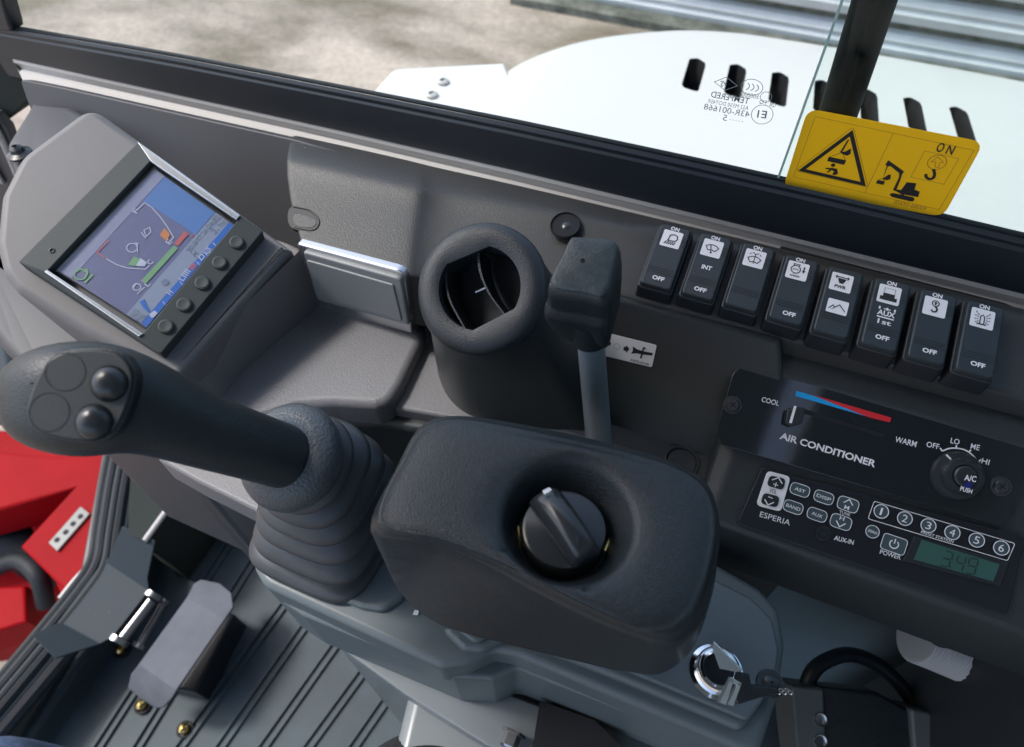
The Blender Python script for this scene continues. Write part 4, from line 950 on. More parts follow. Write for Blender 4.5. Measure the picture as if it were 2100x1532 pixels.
# ------------------------------------------------------------------ lever
lv_b = hz(.724).w(*hz(.724).px(1230, 925)); lv_t = dep(1209, 668, .365)
lv = thing('blade_lever', 'grey upright lever with a black block knob beside the air vent', 'lever', lv_b)
ax = nrm(lv_t - lv_b); rodu = nrm(np.cross(ax, [0, 1, 0])); rodv = np.cross(ax, rodu)
loft('rod', [ring(lv_b - ax * .03, rodu * .0096, rodv * .0096, 32), ring(lv_t, rodu * .0074, rodv * .0074, 32)], M['rod'], lv)
KP = PL(dep(1198, 555, .335), (1, .02, 0), (0, math.cos(math.radians(24)), math.sin(math.radians(24))))
top = KP.P([(1176, 489), (1258, 496), (1272, 512), (1262, 560), (1243, 618), (1200, 612), (1124, 594), (1150, 530), (1164, 498)])
N_ = 60; pt = cat(top, 6); ct = np.mean(np.array(pt), 0); Ring = lambda s, h, sh=(0, 0): [KP.w(*(ct + (q - ct) * s + np.array(sh)), 0) + ax * h for q in polar(pt, ct, N_)]
kb = loft('knob', [Ring(.30, .0022), Ring(.86, .0018), Ring(.96, .0002), Ring(1.02, -.004), Ring(1.03, -.010), Ring(1.05, -.013), Ring(1.10, -.015, (-.001, -.001)), Ring(1.12, -.020, (-.001, -.001)), Ring(1.02, -.034, (-.0005, 0)), Ring(.80, -.044, (.001, 0)), Ring(.35, -.047, (.001, .001))], M['grip'], lv, ang=60)
kt = loft('knob_top', [Ring(.90, .0022), Ring(.88, .0030), Ring(.80, .0034), Ring(.02, .0038)], M['knobtop'], kb, ang=60)
w0 = KP.w(*KP.px(1196, 545)) + ax * .0037; loft('pin_hole', lathe(w0, KP.u, KP.v, KP.n, [(.0012, 0), (.0011, .0004), (.0008, .0002), (.0001, .0001)], 14), M['hole'], kb)
loft('collar', [ring(lv_t - ax * .012, rodu * .0082, rodv * .0082, 32), ring(lv_t - ax * .010, rodu * .0105, rodv * .0105, 32), ring(lv_t + ax * .012, rodu * .0125, rodv * .0125, 32)], M['grip'], lv)

# ================================================================== throttle box
ZT = .862
TP = PL((0, 0, ZT), (1, 0, 0), (0, 1, 0))
top_px = [(895, 872), (960, 868), (1100, 895), (1260, 930), (1385, 968), (1440, 1005), (1460, 1060), (1455, 1130), (1435, 1200), (1408, 1256), (1360, 1290), (1300, 1283), (1200, 1240), (1090, 1185), (1000, 1142), (900, 1105), (830, 1090), (785, 1078), (790, 1020), (830, 945), (862, 890)]
mid_px = [(890, 862), (960, 856), (1100, 878), (1260, 914), (1392, 955), (1450, 995), (1474, 1060), (1474, 1130), (1458, 1210), (1432, 1285), (1380, 1330), (1300, 1312), (1200, 1272), (1090, 1218), (1000, 1168), (900, 1125), (830, 1108), (768, 1105), (764, 1060), (810, 970), (852, 890)]
bot_px = [(930, 900), (960, 896), (1100, 920), (1260, 950), (1392, 990), (1440, 1030), (1466, 1090), (1470, 1160), (1455, 1240), (1420, 1330), (1360, 1380), (1290, 1378), (1180, 1352), (1060, 1322), (960, 1300), (900, 1280), (850, 1246), (806, 1190), (790, 1110), (850, 1000), (890, 930)]
N_ = 110
def outline(px, z):
    q = hz(z); p = cat(q.P(px), 5); return p
oT, oM, oB = outline(top_px, ZT), outline(mid_px, ZT - .010), outline(bot_px, ZT - .065)
cT = np.array(TP.px(1165, 1066)); 
PT = [np.array([*q, ZT]) for q in polar(oT, cT, N_)]; PM = [np.array([*q, ZT - .010]) for q in polar(oM, cT, N_)]; PB = [np.array([*q, ZT - .065]) for q in polar(oB, cT, N_)]
def mixr(A, B, t, dz=0): return [a_ * (1 - t) + b * t + np.array([0, 0, dz]) for a_, b in zip(A, B)]
r_out = .0305; r_in = .0205
rec = lambda r, dz, cx=0, cy=0: [np.array([cT[0] + cx + r * math.cos(2 * math.pi * k_ / N_), cT[1] + cy + r * math.sin(2 * math.pi * k_ / N_), ZT + dz]) for k_ in range(N_)]
bx = thing('throttle_box', 'large rounded black box with the fuel dial set in its top', 'dial box', (cT[0], cT[1], ZT - .065))
PTi = mixr(PT, rec(r_out, 0), .07)
rings = [PB, mixr(PB, PM, .3), mixr(PB, PM, .62), mixr(PB, PM, .88, .0), PM, mixr(PM, PT, .10, .0018), mixr(PM, PT, .22, .0020), mixr(PM, PT, .34, .0012), mixr(PM, PT, .48, .0014), mixr(PM, PT, .70, .0022), mixr(PM, PT, .9, .0012), PT, mixr(PT, rec(r_out, 0), .07, .0008), mixr(PT, rec(r_out, 0), .35, .0016), mixr(PT, rec(r_out, 0), .7, .0012), rec(r_out + .0025, .0006), rec(r_out, -.0006), rec(r_out - .0016, -.003), rec(r_in + .003, -.0125, -.001, -.001), rec(r_in + .0015, -.015, -.0015, -.0015), rec(r_in + .0012, -.022, -.002, -.002)]
loft('cover', rings, M['cover'], bx, cap=(True, True), ang=70)
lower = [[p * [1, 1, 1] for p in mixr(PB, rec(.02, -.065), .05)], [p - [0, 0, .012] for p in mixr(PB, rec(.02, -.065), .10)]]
loft('underside', lower, M['hole'], bx, cap=(False, True))  # coloured black for the shade under the box
# the dial
dc = np.array([cT[0] - .0012, cT[1] - .0012, ZT - .020])
dl = loft('fuel_dial', lathe(dc, (1, 0, 0), (0, 1, 0), (0, 0, 1), [(.0198, 0), (.0198, .010), (.0190, .0125), (.0175, .0132), (.0002, .0134)], 56), M['dialm'], bx, ang=30)
ba = nrm([*(np.array(hz(ZT - .004).px(1215, 1150)) - np.array(hz(ZT - .004).px(1110, 1000))), 0]); bb_ = np.array([-ba[1], ba[0], 0])
dd = dc + [0, 0, .012]
rings = []
for s, w, h in [(-.0195, .0055, .001), (-.0188, .0070, .007), (-.015, .0078, .0115), (-.006, .0080, .0140), (.006, .0078, .0140), (.015, .0075, .0115), (.0188, .0068, .007), (.0195, .0052, .001)]:
    c = dd + ba * s; rings.append([c - bb_ * w * 1.25, c - bb_ * w * .92 + [0, 0, h * .55], c - bb_ * w * .62 + [0, 0, h * .93], c + [0, 0, h], c + bb_ * w * .62 + [0, 0, h * .93], c + bb_ * w * .92 + [0, 0, h * .55], c + bb_ * w * 1.25, c - [0, 0, .003]])
loft('dial_grip', rings, M['dialm'], dl, sub=2)
mk = Marks(PL(dd - ba * .0150 + np.array([0, 0, .0128]), bb_, -ba), 0); mk.poly(rp([(-.0022, -.001), (.0022, -.001), (.0018, .001), (-.0018, .001)], .0005)); mk.build('dial_mark', M['white'], dl)
for p, q in (((1062, 1080), (1066, 1125)), ((1240, 1130), (1252, 1100))):
    tube('dial_spring', [hz(ZT - .016).w(*hz(ZT - .016).px(*p)), hz(ZT - .016).w(*hz(ZT - .016).px(*q))], .0007, M['brass'], bx, N=6)

# ================================================================== joystick
js = thing('joystick', 'black joystick with a four button head, round flange and ribbed boot', 'joystick', hz(.70).w(*hz(.70).px(690, 1070)))
vdir = R @ np.array([0, 0, 1.])      # into the picture
st_ = [(26, 822, 16, .300), (33, 822, 56, .298), (50, 820, 82, .296), (82, 818, 102, .294), (132, 817, 117, .292), (190, 817, 120, .293), (245, 822, 112, .296), (300, 836, 96, .302), (350, 856, 86, .310), (410, 880, 78, .320), (480, 903, 72, .333), (540, 922, 68, .345), (590, 938, 66, .356), (620, 948, 66, .362)]
P3 = [dep(x, y, D) for x, y, r0, D in st_]; rings = []
for i, (x, y, r0, D) in enumerate(st_):
    t_ = nrm(P3[min(i + 1, len(P3) - 1)] - P3[max(i - 1, 0)]); wv = nrm(ray(x, y)); sd_ = nrm(np.cross(t_, wv)); dv = np.cross(sd_, t_); rw = r0 * D / F
    fl = .74 if i < 8 else .74 + .2 * min(1, (i - 7) / 3)
    rings.append(ring(P3[i], sd_ * rw, dv * rw * fl, 48, 2.5 if i < 7 else 2.15))
gr = loft('grip', rings, M['grip'], js, sub=1)
JP = PL(dep(160, 815, .2735), R @ nrm([1, -.18, .10]), R @ nrm([-.2, -1, .05]))
pp = [(138, 716), (200, 712), (248, 722), (274, 755), (276, 790), (262, 840), (242, 880), (215, 902), (165, 908), (100, 897), (62, 878), (50, 850), (56, 812), (74, 770), (98, 735)]
prism('button_plate_rim', JP.off(-.001), cat(JP.P(pp), 4), -.006, 0, M['grip'], js, bev=.0012)
pc = np.mean(np.array(pp), 0); pin = [tuple(pc + (np.array(p) - pc) * .93) for p in pp]
jp = prism('button_plate', JP, cat(JP.P(pin), 4), -.006, .0003, M['plate'], js, bev=.0006)
for c in ((225, 787), (194, 866)):
    w0 = JP.w(*JP.px(*c)); rb = 36 * .2735 / F
    loft('button', lathe(w0, JP.u, JP.v, JP.n, [(rb * 1.08, -.001), (rb * 1.05, .0006), (rb * 1.0, .0004), (rb * .97, .0015), (rb * .86, .0030), (rb * .6, .0044), (rb * .3, .0050), (.0001, .0052)], 36), M['button'], js, ang=60)
for c in ((135, 763), (102, 845)):
    k = Marks(PL(JP.w(*JP.px(*c)), JP.u, JP.v), .0005); rb = 39 * .2735 / F; k.circ((0, 0), rb, .0003, 40); k.build('blank_cap', M['groove'], jp)
# seam on the head
tube('head_seam', [dep(22, 778, .286), dep(45, 783, .280), dep(66, 786, .2755)], .0004, M['groove'], js, N=6)
# flange
fc_ = dep(586, 934, .360); hax = nrm(P3[9] - P3[13]); bax = nrm(hax * .35 + np.array([0, 0, 1]) * .55 + R @ np.array([0, 0, -.35]))
fu = nrm(np.cross(bax, [0, 1, 0])); fv = np.cross(bax, fu)
rf = 113 * .36 / F
Jp = dep(600, 936, .360)
fn_ = R @ nrm(-nrm([600 - CX, 936 - CY, F]) + .62 * nrm([-1, -.30, 0])); fa_u = nrm(np.cross(fn_, [0, 0, 1])); fa_v = np.cross(fn_, fa_u)
loft('flange', lathe(fc_, fa_u, fa_v, fn_, [(rf * .86, -.013), (rf * .97, -.010), (rf * 1.01, -.006), (rf * 1.0, -.002), (rf * .95, .0015), (rf * .86, .0045), (rf * .74, .0065), (rf * .62, .0075), (rf * .56, .010), (rf * .50, .016)], 72), M['flange'], js, cap=(True, True), ang=70)
# bellows: from flange neck to a rounded square foot
Bz = .700; bc = hz(Bz).w(*hz(Bz).px(678, 1080)); hw = .0435
topc = fc_ - fn_ * .012
nr = 5; rings = []; NB = 64
def bring(t, k):
    mid_ = topc - fn_ * .03; c = topc * (1 - t) ** 2 + 2 * t * (1 - t) * mid_ + bc * t * t
    w = nrm(fn_ * (1 - t) + np.array([0, 0, 1]) * (.05 + t)); A = nrm(np.array([1, 0, 0]) - w * w[0]); B = np.cross(w, A); rad = (rf * .84 * (1 - t) + hw * t) * k; e = 2 + 2.2 * t
    return ring(c, A * rad, B * rad, NB, e)
rings.append(bring(0, .80))
for i in range(nr):
    t0, t1 = i / nr * .93, (i + 1) / nr * .93
    for s_, k_ in ((.0, .68), (.10, .80), (.24, .94), (.38, 1.04), (.50, 1.08), (.60, 1.07), (.65, 1.01), (.62, .84), (.74, .68), (.95, .66)): rings.append(bring(t0 + (t1 - t0) * s_, k_))
rings += [bring(.955, 1.0), bring(.965, 1.08), bring(.99, 1.10), bring(1.0, 1.09)]
loft('boot', rings, M['boot'], js, ang=65)

# ================================================================== pedestal below joystick and box
pd = thing('control_pedestal', 'long grey moulded pedestal under the joystick boot and black box', 'pedestal', (0, .12, .0))
B0 = hz(.697)
bpx = [(790, 985), (1000, 1010), (1300, 1060), (1560, 1205), (1600, 1250), (1612, 1320), (1600, 1420), (1560, 1545), (1505, 1532), (1280, 1436), (1060, 1345), (1015, 1335), (960, 1362), (905, 1370), (850, 1345), (540, 1200), (520, 1165), (514, 1115), (545, 1050), (640, 1000)]
prism('top_cover', B0, rp(B0.P(bpx), [0, 0, .02, .01, .01, .02, .02, .01, 0, 0, .015, .01, .02, .012, .01, .02, .015, .02, .01, 0]), -.035, 0, M['base'], pd, bev=.0055, seg=5)
B1 = hz(.703)
prism('foot_rim', B1, rp(B1.P([(560, 1040), (700, 985), (850, 1010), (890, 1110), (825, 1225), (785, 1252), (740, 1245), (532, 1162), (517, 1118)]), [.01, 0, 0, 0, .01, .01, .01, .012, .012]), -.01, 0, M['base'], pd, bev=.003, seg=4)
B2 = hz(.704)
prism('step_rim', B2, rp(B2.P([(905, 1290), (950, 1332), (990, 1335), (1030, 1312), (1075, 1315), (1290, 1400), (1520, 1497), (1548, 1470), (1500, 1200), (1100, 1150)]), [.004, .006, .01, .01, .01, 0, .006, 0, 0, 0]), -.009, 0, M['base'], pd, bev=.004, seg=4)
prism('upper_skin', hz(.708), rp(hz(.708).P([(930, 1285), (975, 1318), (1020, 1295), (1090, 1302), (1290, 1376), (1535, 1478), (1590, 1400), (1598, 1330), (1585, 1270), (1540, 1225), (1450, 1180), (1100, 1100)]), [.004, .006, .01, .01, 0, .006, .02, .01, .01, .01, 0, 0]), -.006, 0, M['base'], pd, bev=.002, seg=3)
B3 = hz(.672)
prism('skirt', B3, rp(B3.P([(620, 1000), (1300, 1050), (1560, 1240), (1590, 1400), (1545, 1532), (1500, 1545), (1290, 1462), (1060, 1372), (1010, 1395), (930, 1390), (620, 1262), (560, 1222)]), .006), -.07, 0, M['base'], pd, bev=.004)
# painted steel bracket column below
B4 = hz(.56)
prism('column', B4, B4.P([(690, 1320), (980, 1400), (1500, 1500), (1500, 1700), (820, 1700), (800, 1560), (840, 1400)]), -.56, 0, M['post'], pd, bev=.012, seg=5)
prism('side_plate', hz(.60), rp(hz(.60).P([(630, 1258), (700, 1290), (1120, 1452), (1085, 1560), (1000, 1530), (830, 1424), (700, 1330)]), .003), -.02, 0, M['post'], pd, bev=.002)
tag(prism('tie_slot', B0.off(.0003), B0.off(.0003).P([(850, 1252), (860, 1252), (857, 1262), (847, 1261)]), 0, .001, M['white'], pd, bev=0), None)
c = hz(.61).w(*hz(.61).px(1054, 1500)); bu, bv = R @ np.array([1, 0, 0.]), nrm(np.cross(R @ np.array([0, 1., .3]), R @ np.array([1, 0, 0.])))
bt0 = loft('bolt', lathe(c, (1, 0, 0), (0, 0, 1), (0, -1, 0), [(.009, 0), (.009, .002), (.0065, .002), (.0065, .010), (.0055, .0115), (.0001, .0115)], 6), M['steel'], pd, ang=20)
prism('recess_shade', hz(.575), hz(.575).P([(1105, 1462), (1210, 1500), (1270, 1560), (1090, 1560)]), -.02, .045, M['hole'], pd, bev=0)  # solid black block set in as the shade of a gap

# ------------------------------------------------------------------ ignition lock and key
IZ = hz(.709); ic_ = IZ.w(*IZ.px(1468, 1378))
ig = thing('ignition_lock', 'round chrome ignition lock with its flap open on the grey pedestal', 'ignition lock', ic_)
loft('barrel', lathe(ic_, (1, 0, 0), (0, 1, 0), (0, 0, 1), [(.0165, -.002), (.0160, .001), (.0135, .002), (.0132, .007), (.0122, .0085), (.0115, .0082), (.0112, .0095), (.0098, .0100), (.0088, .0088), (.0082, .004)], 48), M['chrome'], ig, cap=(False, False), ang=28)
loft('key_slot', lathe(ic_, (1, 0, 0), (0, 1, 0), (0, 0, 1), [(.0085, .006), (.0001, .0055)], 24), M['hole'], ig, cap=(False, False))
IA, IB = dep(1463, 1318, .335), dep(1522, 1376, .335)
fd = nrm(IB - IA); 
IV = PL(IA, fd, R @ np.array([-.35, .55, .75]))
prism('flap', IV, [(0, 0), (np.linalg.norm(IB - IA), 0), (np.linalg.norm(IB - IA), .004), (np.linalg.norm(IB - IA) * .8, .012), (.003, .004)], 0, .0012, M['chrome'], ig, bev=.0004)
ky = thing('key', 'metal key with a black head lying against the ignition lock', 'key', IZ.w(*IZ.px(1540, 1410)))
KQ = PL(dep(1500, 1400, .350), R @ nrm([1, .1, .25]), R @ nrm([.1, -1, .35]))
for pts in ([(1497, 1388), (1504, 1392), (1487, 1446), (1473, 1440)], [(1512, 1398), (1519, 1402), (1502, 1448), (1489, 1444)], [(1497, 1388), (1519, 1400), (1517, 1408), (1493, 1398)]):
    prism('key_blade', KQ, KQ.P(pts), -.0012, .0010, M['chrome'], ky, bev=.0003, seg=2)
KH = KQ.off(-.006)
prism('head', KH, rp(KH.P([(1520, 1378), (1538, 1382), (1542, 1404), (1596, 1410), (1602, 1424), (1560, 1432), (1515, 1446), (1505, 1425)]), .0012), -.005, 0, M['black'], ky, bev=.0012)
for i in range(6):
    c = IZ.w(*IZ.px(1585 + 6 * i, 1420 + (i % 2) * 4), .005); loft('chain_link', lathe(c, (1, 0, 0), (0, .5, .8), (0, -.8, .5), [(.0014, -.0005), (.0018, 0), (.0014, .0005), (.0009, 0), (.0014, -.0005)], 12), M['steel'], ky, cap=(False, False))
c = IZ.w(*IZ.px(1580, 1402))
sr_ = loft('screw_washer', lathe(c, (1, 0, 0), (0, 1, 0), (0, 0, 1), [(.0085, -.001), (.0080, .0006), (.0050, .0006), (.0046, .0022), (.003, .0030), (.0008, .0030), (.0006, .0018), (.0001, .0018)], 28), M['button'], pd, ang=30)

# ================================================================== lower right
bk = thing('rear_side_panel', 'dark teal grey lower side panel at the bottom right under the radio', 'panel', (.3, .33, .0))
prism('panel_sheet', vy(.34), [(-.05, .05), (.75, .05), (.75, .66), (-.05, .66)], -.03, 0, M['bracketp'] if 'bracketp' in M else M['base'], bk, bev=.002)
dk = thing('console_end', 'black vertical end cover closing the console at the bottom right corner', 'cover', (.33, .25, .3))
DQ = hz(.60)
prism('end_cover', DQ, DQ.P([(2030, 1260), (2250, 1200), (2500, 1700), (2160, 1700), (2085, 1480)]), -.5, .06, M['dash_dark'], dk, bev=.003)
hs = thing('drain_hose', 'white corrugated hose showing below the radio at the right', 'hose', hz(.55).w(*hz(.55).px(1970, 1345)))
hp_ = [dep(1880, 1300, .57), dep(1985, 1340, .575), dep(2110, 1405, .59)]
V_, F_ = [], []
Pp = openspl(hp_, 26)if False else None
A0, A1, A2 = hp_; rings = []
for i in range(481):
    s = i / 480; c = (1 - s) ** 2 * A0 + 2 * s * (1 - s) * A1 + s * s * A2; t_ = nrm(2 * (1 - s) * (A1 - A0) + 2 * s * (A2 - A1)); a_ = nrm(np.cross(t_, [0, 0, 1])); b = np.cross(t_, a_)
    r0 = .0215 + .0024 * abs(math.sin(i * math.pi / 11.0)) ** .5; rings.append(ring(c, a_ * r0, b * r0, 30))
loft('hose_wall', rings, M['hose'], hs, ang=80)
# black arched cup holder / strap with two clamps
ch = thing('seat_belt_guide', 'black arched guide with two square clamps at the bottom right', 'belt guide', (.2, .14, .5))
gp_ = [dep(1645, 1440, .62), dep(1668, 1375, .63), dep(1720, 1345, .64), dep(1765, 1347, .645), (dep(1815, 1375, .645)), dep(1865, 1430, .64), dep(1895, 1500, .63), dep(1910, 1580, .62)]
tube('arch', gp_, .007, M['black'], ch, N=14, smooth=5)
c1 = PL(dep(1660, 1480, .60), R @ np.array([1, .08, 0]), R @ nrm([.05, -1, .25]))
prism('clamp', c1, rp(c1.P([(1622, 1404), (1690, 1412), (1698, 1580), (1640, 1580), (1630, 1500)]), .003), -.04, 0, M['clamp'], ch, bev=.003)
prism('clamp', c1, rp(c1.P([(1868, 1452), (1915, 1462), (1922, 1480), (1918, 1600), (1880, 1600)]), .003), -.04, 0, M['clamp'], ch, bev=.003)
prism('strap', c1.off(-.006), c1.off(-.006).P([(1686, 1408), (1800, 1420), (1872, 1460), (1885, 1600), (1686, 1600)]), -.03, 0, M['cover'], ch, bev=.004)
for c in ((1682, 1476), (1682, 1520)):
    loft('clamp_bolt', lathe(c1.w(*c1.px(*c)), c1.u, c1.v, c1.n, [(.006, 0), (.0055, .001), (.0035, -.0005), (.0001, -.001)], 20), M['steel'], ch)
rb = loft('plug', lathe(dep(1935, 1290, .50), (1, 0, 0), (0, 1, 0), (0, 0, 1), [(.012, -.006), (.012, .004), (.010, .006), (.0001, .006)], 24), M['black'], con)

# ================================================================== floor
FLZ = hz(0.0)
fm = thing('floor_mat', 'ribbed dark rubber floor mat under the pedals', 'floor mat', (-.5, .05, 0))
_l1, _l2 = FLZ.px(262, 1100), FLZ.px(40, 1420); _sl = (_l1[0] - _l2[0]) / (_l1[1] - _l2[1])
prism('sheet', FLZ, [(_l2[0] + _sl * (-.9 - _l2[1]), -.9), (.9, -.9), (.9, .60), (_l2[0] + _sl * (.6 - _l2[1]), .60)], -.02, 0, M['mat'], fm, bev=0, smooth=False)
gy = []
ribs = [((378, 1532), (440, 1420), (590, 1240)), ((460, 1532), (580, 1350), (670, 1230)), ((548, 1532), (640, 1400), (740, 1260)), ((640, 1532), (763, 1363), (860, 1230)), ((733, 1532), (818, 1412), (900, 1290)), ((210, 1532), (300, 1400), (500, 1080)), ((290, 1532), (345, 1450), (545, 1120))]
for r0 in ribs:
    pa_, pb_, pc_ = [FLZ.w(*FLZ.px(*p)) for p in r0]
    d = nrm(pc_ - pa_); pa_ = pa_ - d * .25; sd_ = np.array([-d[1], d[0], 0])
    for o_, wd in ((0, .0042), (.0125, .0042)):
        base = pa_ + sd_ * o_; end = pc_ + sd_ * o_; n = 2
        rg = [[q - sd_ * wd, q - sd_ * wd * .6 + [0, 0, .005], q + sd_ * wd * .6 + [0, 0, .005], q + sd_ * wd, q - [0, 0, .004]] for q in (base, end)]; gy.append(loftd(rg))
merge('ribs', gy, M['mat'], fm, ang=20)
# raised moulded border of the mat near the front wall
HB = hz(.05)
prism('border', HB, rp(HB.P([(390, 975), (700, 1100), (560, 1045), (540, 1035), (480, 1060), (385, 1040), (355, 1060), (310, 1130), (215, 1290), (45, 1540), (10, 1600), (-30, 1570), (150, 1330), (270, 1090), (300, 1000)]), [0, 0, 0, .01, .02, .02, .02, 0, 0, 0, 0, 0, 0, 0, 0]), -.05, 0, M['mat'], fm, bev=.01, seg=3)
# front wall: brown-grey kick panel with pale edge, seals
fw = thing('kick_panel', 'grey green kick panel with a pale edge strip left of the joystick boot', 'panel', (-.8, .25, .1))
K1 = hz(.17)
prism('panel_body', K1, K1.P([(260, 880), (430, 930), (402, 975), (300, 1112), (262, 1092), (268, 940)]), -.16, 0, M['liner'], fw, bev=.002)
tube('edge_strip', [K1.w(*K1.px(402, 965), .002), K1.w(*K1.px(298, 1110), .002)], .0045, M['cream'], fw, N=10)
sf = thing('front_window_sill', 'black sill with parallel rubber seals along the front window at lower left', 'sill', (-.85, .05, .0))
K2 = hz(.10)
path = [(255, 920), (240, 1000), (226, 1090), (214, 1160), (175, 1220), (90, 1325), (-40, 1480), (-140, 1600)]
for i, (dx, dy, r0, mt, dz) in enumerate([(-28, -10, .007, 'seal', 0), (-14, -5, .009, 'rubber', .006), (0, 0, .007, 'seal', .010), (14, 5, .010, 'rubber', .004), (30, 10, .007, 'bracket', -.002), (46, 14, .014, 'black', -.012)]):
    q = hz(.10 + dz); tube('seal_strip', [q.w(*q.px(x + dx, y + dy)) for x, y in path], r0, M[mt], sf, N=10, smooth=5)
K3 = hz(.03)
prism('sill_base', K3, K3.P([(215, 900), (320, 920), (290, 1100), (230, 1220), (60, 1420), (-60, 1570), (-160, 1600), (160, 1200)]), -.10, 0, M['black'], sf, bev=.003)
K5 = hz(.055)
prism('inner_rail', K5, K5.P([(125, 1330), (150, 1345), (60, 1480), (20, 1550), (-60, 1620), (-60, 1560)]), -.06, 0, M['liner'], sf, bev=.003)
tube('pale_clip', [K2.w(*K2.px(182, 1160)), K2.w(*K2.px(150, 1195)), K2.w(*K2.px(124, 1228))], .005, M['cream'], sf, N=8)
# black folded foot bracket
fb = thing('foot_rest', 'dark folded steel foot rest plate with upturned ends beside the sill', 'foot rest', hz(.10).w(*hz(.10).px(200, 1210)))
def foldplate(name, strips, mt, parent, th=.004, bev=.0015):
    """strips: list of (pxA, pxB, z) cross lines along the plate"""
    V = []; n = len(strips)
    for (a_, b, z_) in strips:
        q = hz(z_); V += [q.w(*q.px(*a_)), q.w(*q.px(*b))]
    lowv = [v - [0, 0, th] for v in V]; V2 = V + lowv; m = 2 * n; f = []
    for i in range(n - 1):
        a0, b0, a1, b1 = 2 * i, 2 * i + 1, 2 * i + 2, 2 * i + 3
        f += [[a0, b0, b1, a1], [m + a0, m + a1, m + b1, m + b0], [a0, a1, m + a1, m + a0], [b0, m + b0, m + b1, b1]]
    f += [[0, m, m + 1, 1], [m - 2, m - 1, 2 * m - 1, 2 * m - 2]]
    return mesh(name, V2, f, mt, parent, bev=bev, seg=2, ang=15)
foldplate('plate', [((250, 1078), (318, 1108), .17), ((225, 1142), (302, 1185), .125), ((212, 1150), (305, 1212), .115), ((128, 1262), (232, 1305), .115), ((122, 1275), (205, 1320), .115), ((64, 1302), (112, 1350), .150)], M['bracket'], fb)
tube('pivot_tube', [hz(.10).w(*hz(.10).px(310, 1232)), hz(.10).w(*hz(.10).px(252, 1308))], .009, M['steel'], fb, N=18)
for c in ((314, 1222), (243, 1313)):
    a0 = hz(.10).w(*hz(.10).px(*c)); tube('collar', [a0 - [0, .004, 0], a0 + [0, .004, 0]], .016, M['steel'], fb, N=20)
# pedal
pe = thing('travel_pedal', 'light grey folded steel pedal plate standing on the ribbed mat', 'pedal', hz(.10).w(*hz(.10).px(360, 1310)))
foldplate('plate', [((412, 1188), (450, 1196), .112), ((398, 1196), (474, 1216), .116), ((388, 1215), (478, 1245), .120), ((382, 1226), (462, 1268), .124), ((284, 1362), (362, 1415), .124), ((268, 1382), (352, 1432), .110), ((262, 1410), (335, 1450), .090), ((285, 1430), (318, 1452), .080)], M['pedal'], pe, th=.005)
a0, a1 = hz(.07).w(*hz(.07).px(338, 1235)), hz(.07).w(*hz(.07).px(286, 1325)); tube('link_rod', [a0, a1], .006, M['steel'], pe, N=12)
prism('bearing_block', hz(.06), hz(.06).P([(385, 1215), (480, 1260), (400, 1420), (310, 1400)]), -.06, 0, M['black'], pe, bev=.004)
for c in (a0, a1): tube('rod_end', [c - [0, .003, 0], c + [0, .003, 0]], .010, M['steel'], pe, N=16)
# polished brass domes standing in for light glints at the floor holes
for c, lab in (((240, 1329), 'bright yellow glint made as a dome at the end of the foot rest tube'), ((283, 1443), 'bright yellow glint made as a dome in the mat just below the grey pedal'), ((371, 1492), 'bright yellow glint made as a dome in the mat nearest the bottom edge')):
    q = hz(.02).w(*hz(.02).px(*c)); t = thing('floor_glint', lab, 'bolt', q, 'yellow glint domes in the floor')
    loft('cup', lathe(q, (1, 0, 0), (0, 1, 0), (0, 0, 1), [(.0125, -.020), (.0125, -.014), (.0095, -.014), (.009, -.019)], 28), M['hole'], t, cap=(False, False))
    loft('bolt_head', lathe(q, (1, 0, 0), (0, 1, 0), (0, 0, 1), [(.0078, -.020), (.0078, -.010), (.0065, -.006), (.0035, -.004), (.0001, -.003)], 28), M['brass'], t)  # polished dome carries the bright glint

# ================================================================== red front attachment outside, lower left
bm_ = thing('boom', 'red painted boom and cylinder brackets outside the front window at lower left', 'boom', (-1.6, .2, -.6))
RZ = hz(-.25)
prism('boom_side', RZ, RZ.P([(-200, 900), (0, 925), (120, 935), (240, 925), (262, 900), (225, 1080), (200, 1180), (150, 1230), (40, 1120), (150, 1000), (0, 1045), (-200, 1100)]), -.10, 0, M['red'], bm_, bev=.01)
prism('boom_arm', hz(-.35), hz(-.35).P([(-200, 880), (300, 880), (220, 1180), (140, 1260), (45, 1045), (-200, 1130)]), -.15, 0, M['red'], bm_, bev=.012)
prism('lower_link', hz(-.55), hz(-.55).P([(-300, 1060), (40, 1040), (150, 1240), (75, 1230), (56, 1285), (0, 1312), (-300, 1360)]), -.15, 0, M['red'], bm_, bev=.012)
prism('pin_boss', hz(-.40), hz(-.40).P([(-60, 1205), (50, 1200), (54, 1275), (-60, 1310)]), -.10, 0, M['red'], bm_, bev=.008)
tube('cylinder', [hz(-.40).w(*hz(-.40).px(-60, 1050)), hz(-.45).w(*hz(-.45).px(120, 1170))], .055, M['rubber'], bm_, N=20)
SPz = hz(-.245)
prism('hole_plate', SPz, SPz.P([(166, 1040), (184, 1054), (118, 1130), (101, 1114)]), -.004, .002, M['clamp'], bm_, bev=0)
k = Marks(SPz, .003)
for c in ((166, 1060), (151, 1075), (136, 1092), (118, 1108)): k.disc(c, .006, px=True, n=10)
k.build('plate_holes', M['hole'], bm_)
tube('hose', [hz(-.38).w(*hz(-.38).px(-20, 1170)), hz(-.36).w(*hz(-.36).px(40, 1150)), hz(-.36).w(*hz(-.36).px(80, 1185)), hz(-.42).w(*hz(-.42).px(95, 1240))], .02, M['rubber'], bm_, N=14)
prism('hose_bundle', hz(-.30), hz(-.30).P([(-200, 560), (5, 640), (30, 760), (20, 850), (-200, 850)]), -.05, 0, M['bracket'], bm_, bev=.02)

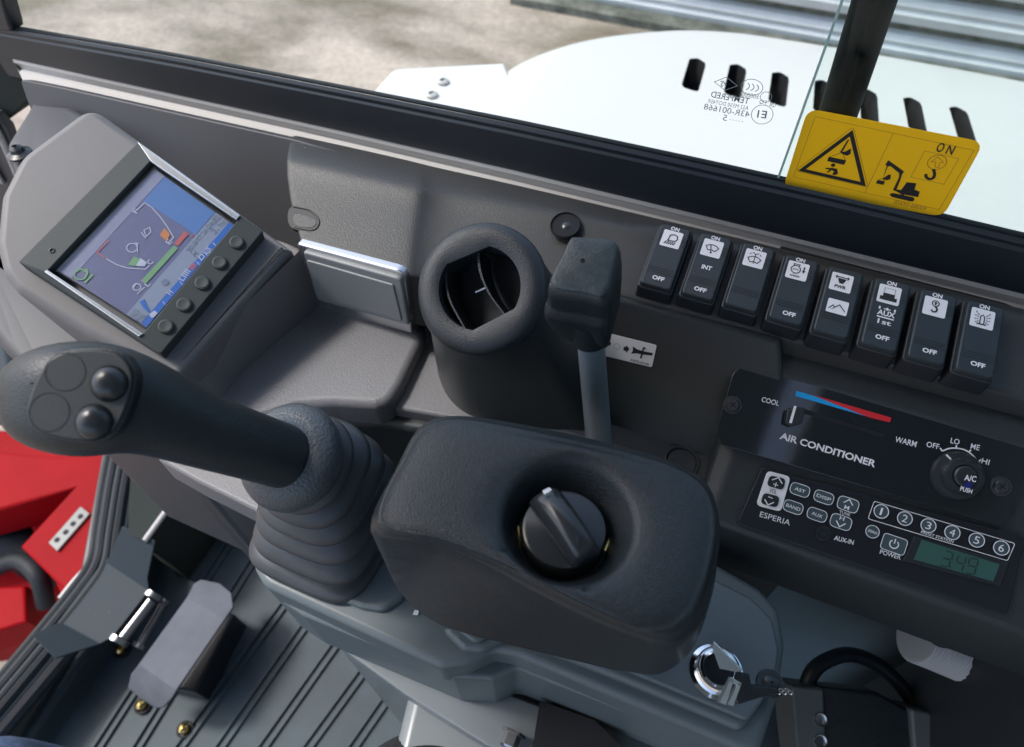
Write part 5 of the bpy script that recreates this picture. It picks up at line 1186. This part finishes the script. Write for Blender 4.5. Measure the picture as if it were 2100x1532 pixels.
# ================================================================== operator's knee and seat at the bottom edge
pn = thing('person', "seated person's knee in blue jeans at the bottom left corner", 'person', (-.33, -.12, .45))
kz = hz(.42); kp = [kz.w(*kz.px(-420, 1900)), kz.w(*kz.px(-200, 1700)), kz.w(*kz.px(-10, 1590)), kz.w(*kz.px(30, 1585)) + [0, 0, -.04]]
K_ = kz.w(*kz.px(-60, 1645)); hip = K_ + np.array([.42, -.12, .02]); foot = K_ + np.array([-.10, .0, -.40])
rings = []
for s, r0 in ((0, .085), (.4, .078), (.8, .068), (1, .062)):
    c = hip * (1 - s) + K_ * s; t_ = nrm(K_ - hip); a_ = nrm(np.cross(t_, [0, 0, 1])); rings.append(ring(c, a_ * r0, np.cross(t_, a_) * r0, 28))
mid = nrm(nrm(K_ - hip) + nrm(foot - K_)); 
for s, r0 in ((0.02, .060), (.12, .057), (.5, .052), (.9, .045)):
    c = K_ * (1 - s) + foot * s; t_ = nrm(foot - K_) if s > .05 else mid; a_ = nrm(np.cross(t_, [0, 1, .2])) if False else rings[0][0] * 0
    a_ = nrm(np.cross(nrm(K_ - hip), [0, 0, 1])); rings.append(ring(c, a_ * r0, nrm(np.cross(t_, a_)) * r0, 28))
loft('trouser_leg', rings, M['jeans'], pn, sub=1)
se = thing('seat_cushion', 'black fabric seat cushion edge rising at the bottom centre', 'seat', hz(.45).w(*hz(.45).px(915, 1620)))
sz = dep(930, 1630, .50)
rings = []
for s, h in ((1.0, -.06), (1.0, -.01), (.93, .005), (.75, .012), (.4, .015), (.05, .016)):
    rings.append(ring(sz + np.array([.0, -.075, h - .012]), np.array([.095 * s, 0, 0]), np.array([0, .12 * s, 0]), 48, 2.3))
loft('cushion', rings, M['fuzz'], se, sub=1)

# ================================================================== unseen cab shell added around and above to shade the interior
cb = thing('cab_shade_shell', 'unseen cab roof and rear wall added to shade the controls', 'cab', (.2, -.3, 1.9))
rf_ = []
for x0, x1, y0, y1 in ((-.80, .20, -1.1, .46), (.27, 1.0, -1.1, .46), (.20, .27, .15, .46), (.20, .27, -1.1, -.6)):  # roof gap added so the heater panel mirrors a strip of sky
    rf_.append(([(x0, y0, 1.8), (x1, y0, 1.8), (x1, y1, 1.8), (x0, y1, 1.8), (x0, y0, 1.86), (x1, y0, 1.86), (x1, y1, 1.86), (x0, y1, 1.86)], [[0, 1, 2, 3], [4, 5, 6, 7], [0, 1, 5, 4], [1, 2, 6, 5], [2, 3, 7, 6], [3, 0, 4, 7]]))
merge('roof', rf_, M['lining'], cb, smooth=False)
mesh('rear_wall', [(.55, -1.1, 0), (.55, .46, 0), (.55, .46, 1.8), (.55, -1.1, 1.8), (.60, -1.1, 0), (.60, .46, 0), (.60, .46, 1.8), (.60, -1.1, 1.8)], [[0, 1, 2, 3], [4, 5, 6, 7], [0, 1, 5, 4], [1, 2, 6, 5], [3, 0, 4, 7]], M['lining'], cb, smooth=False)
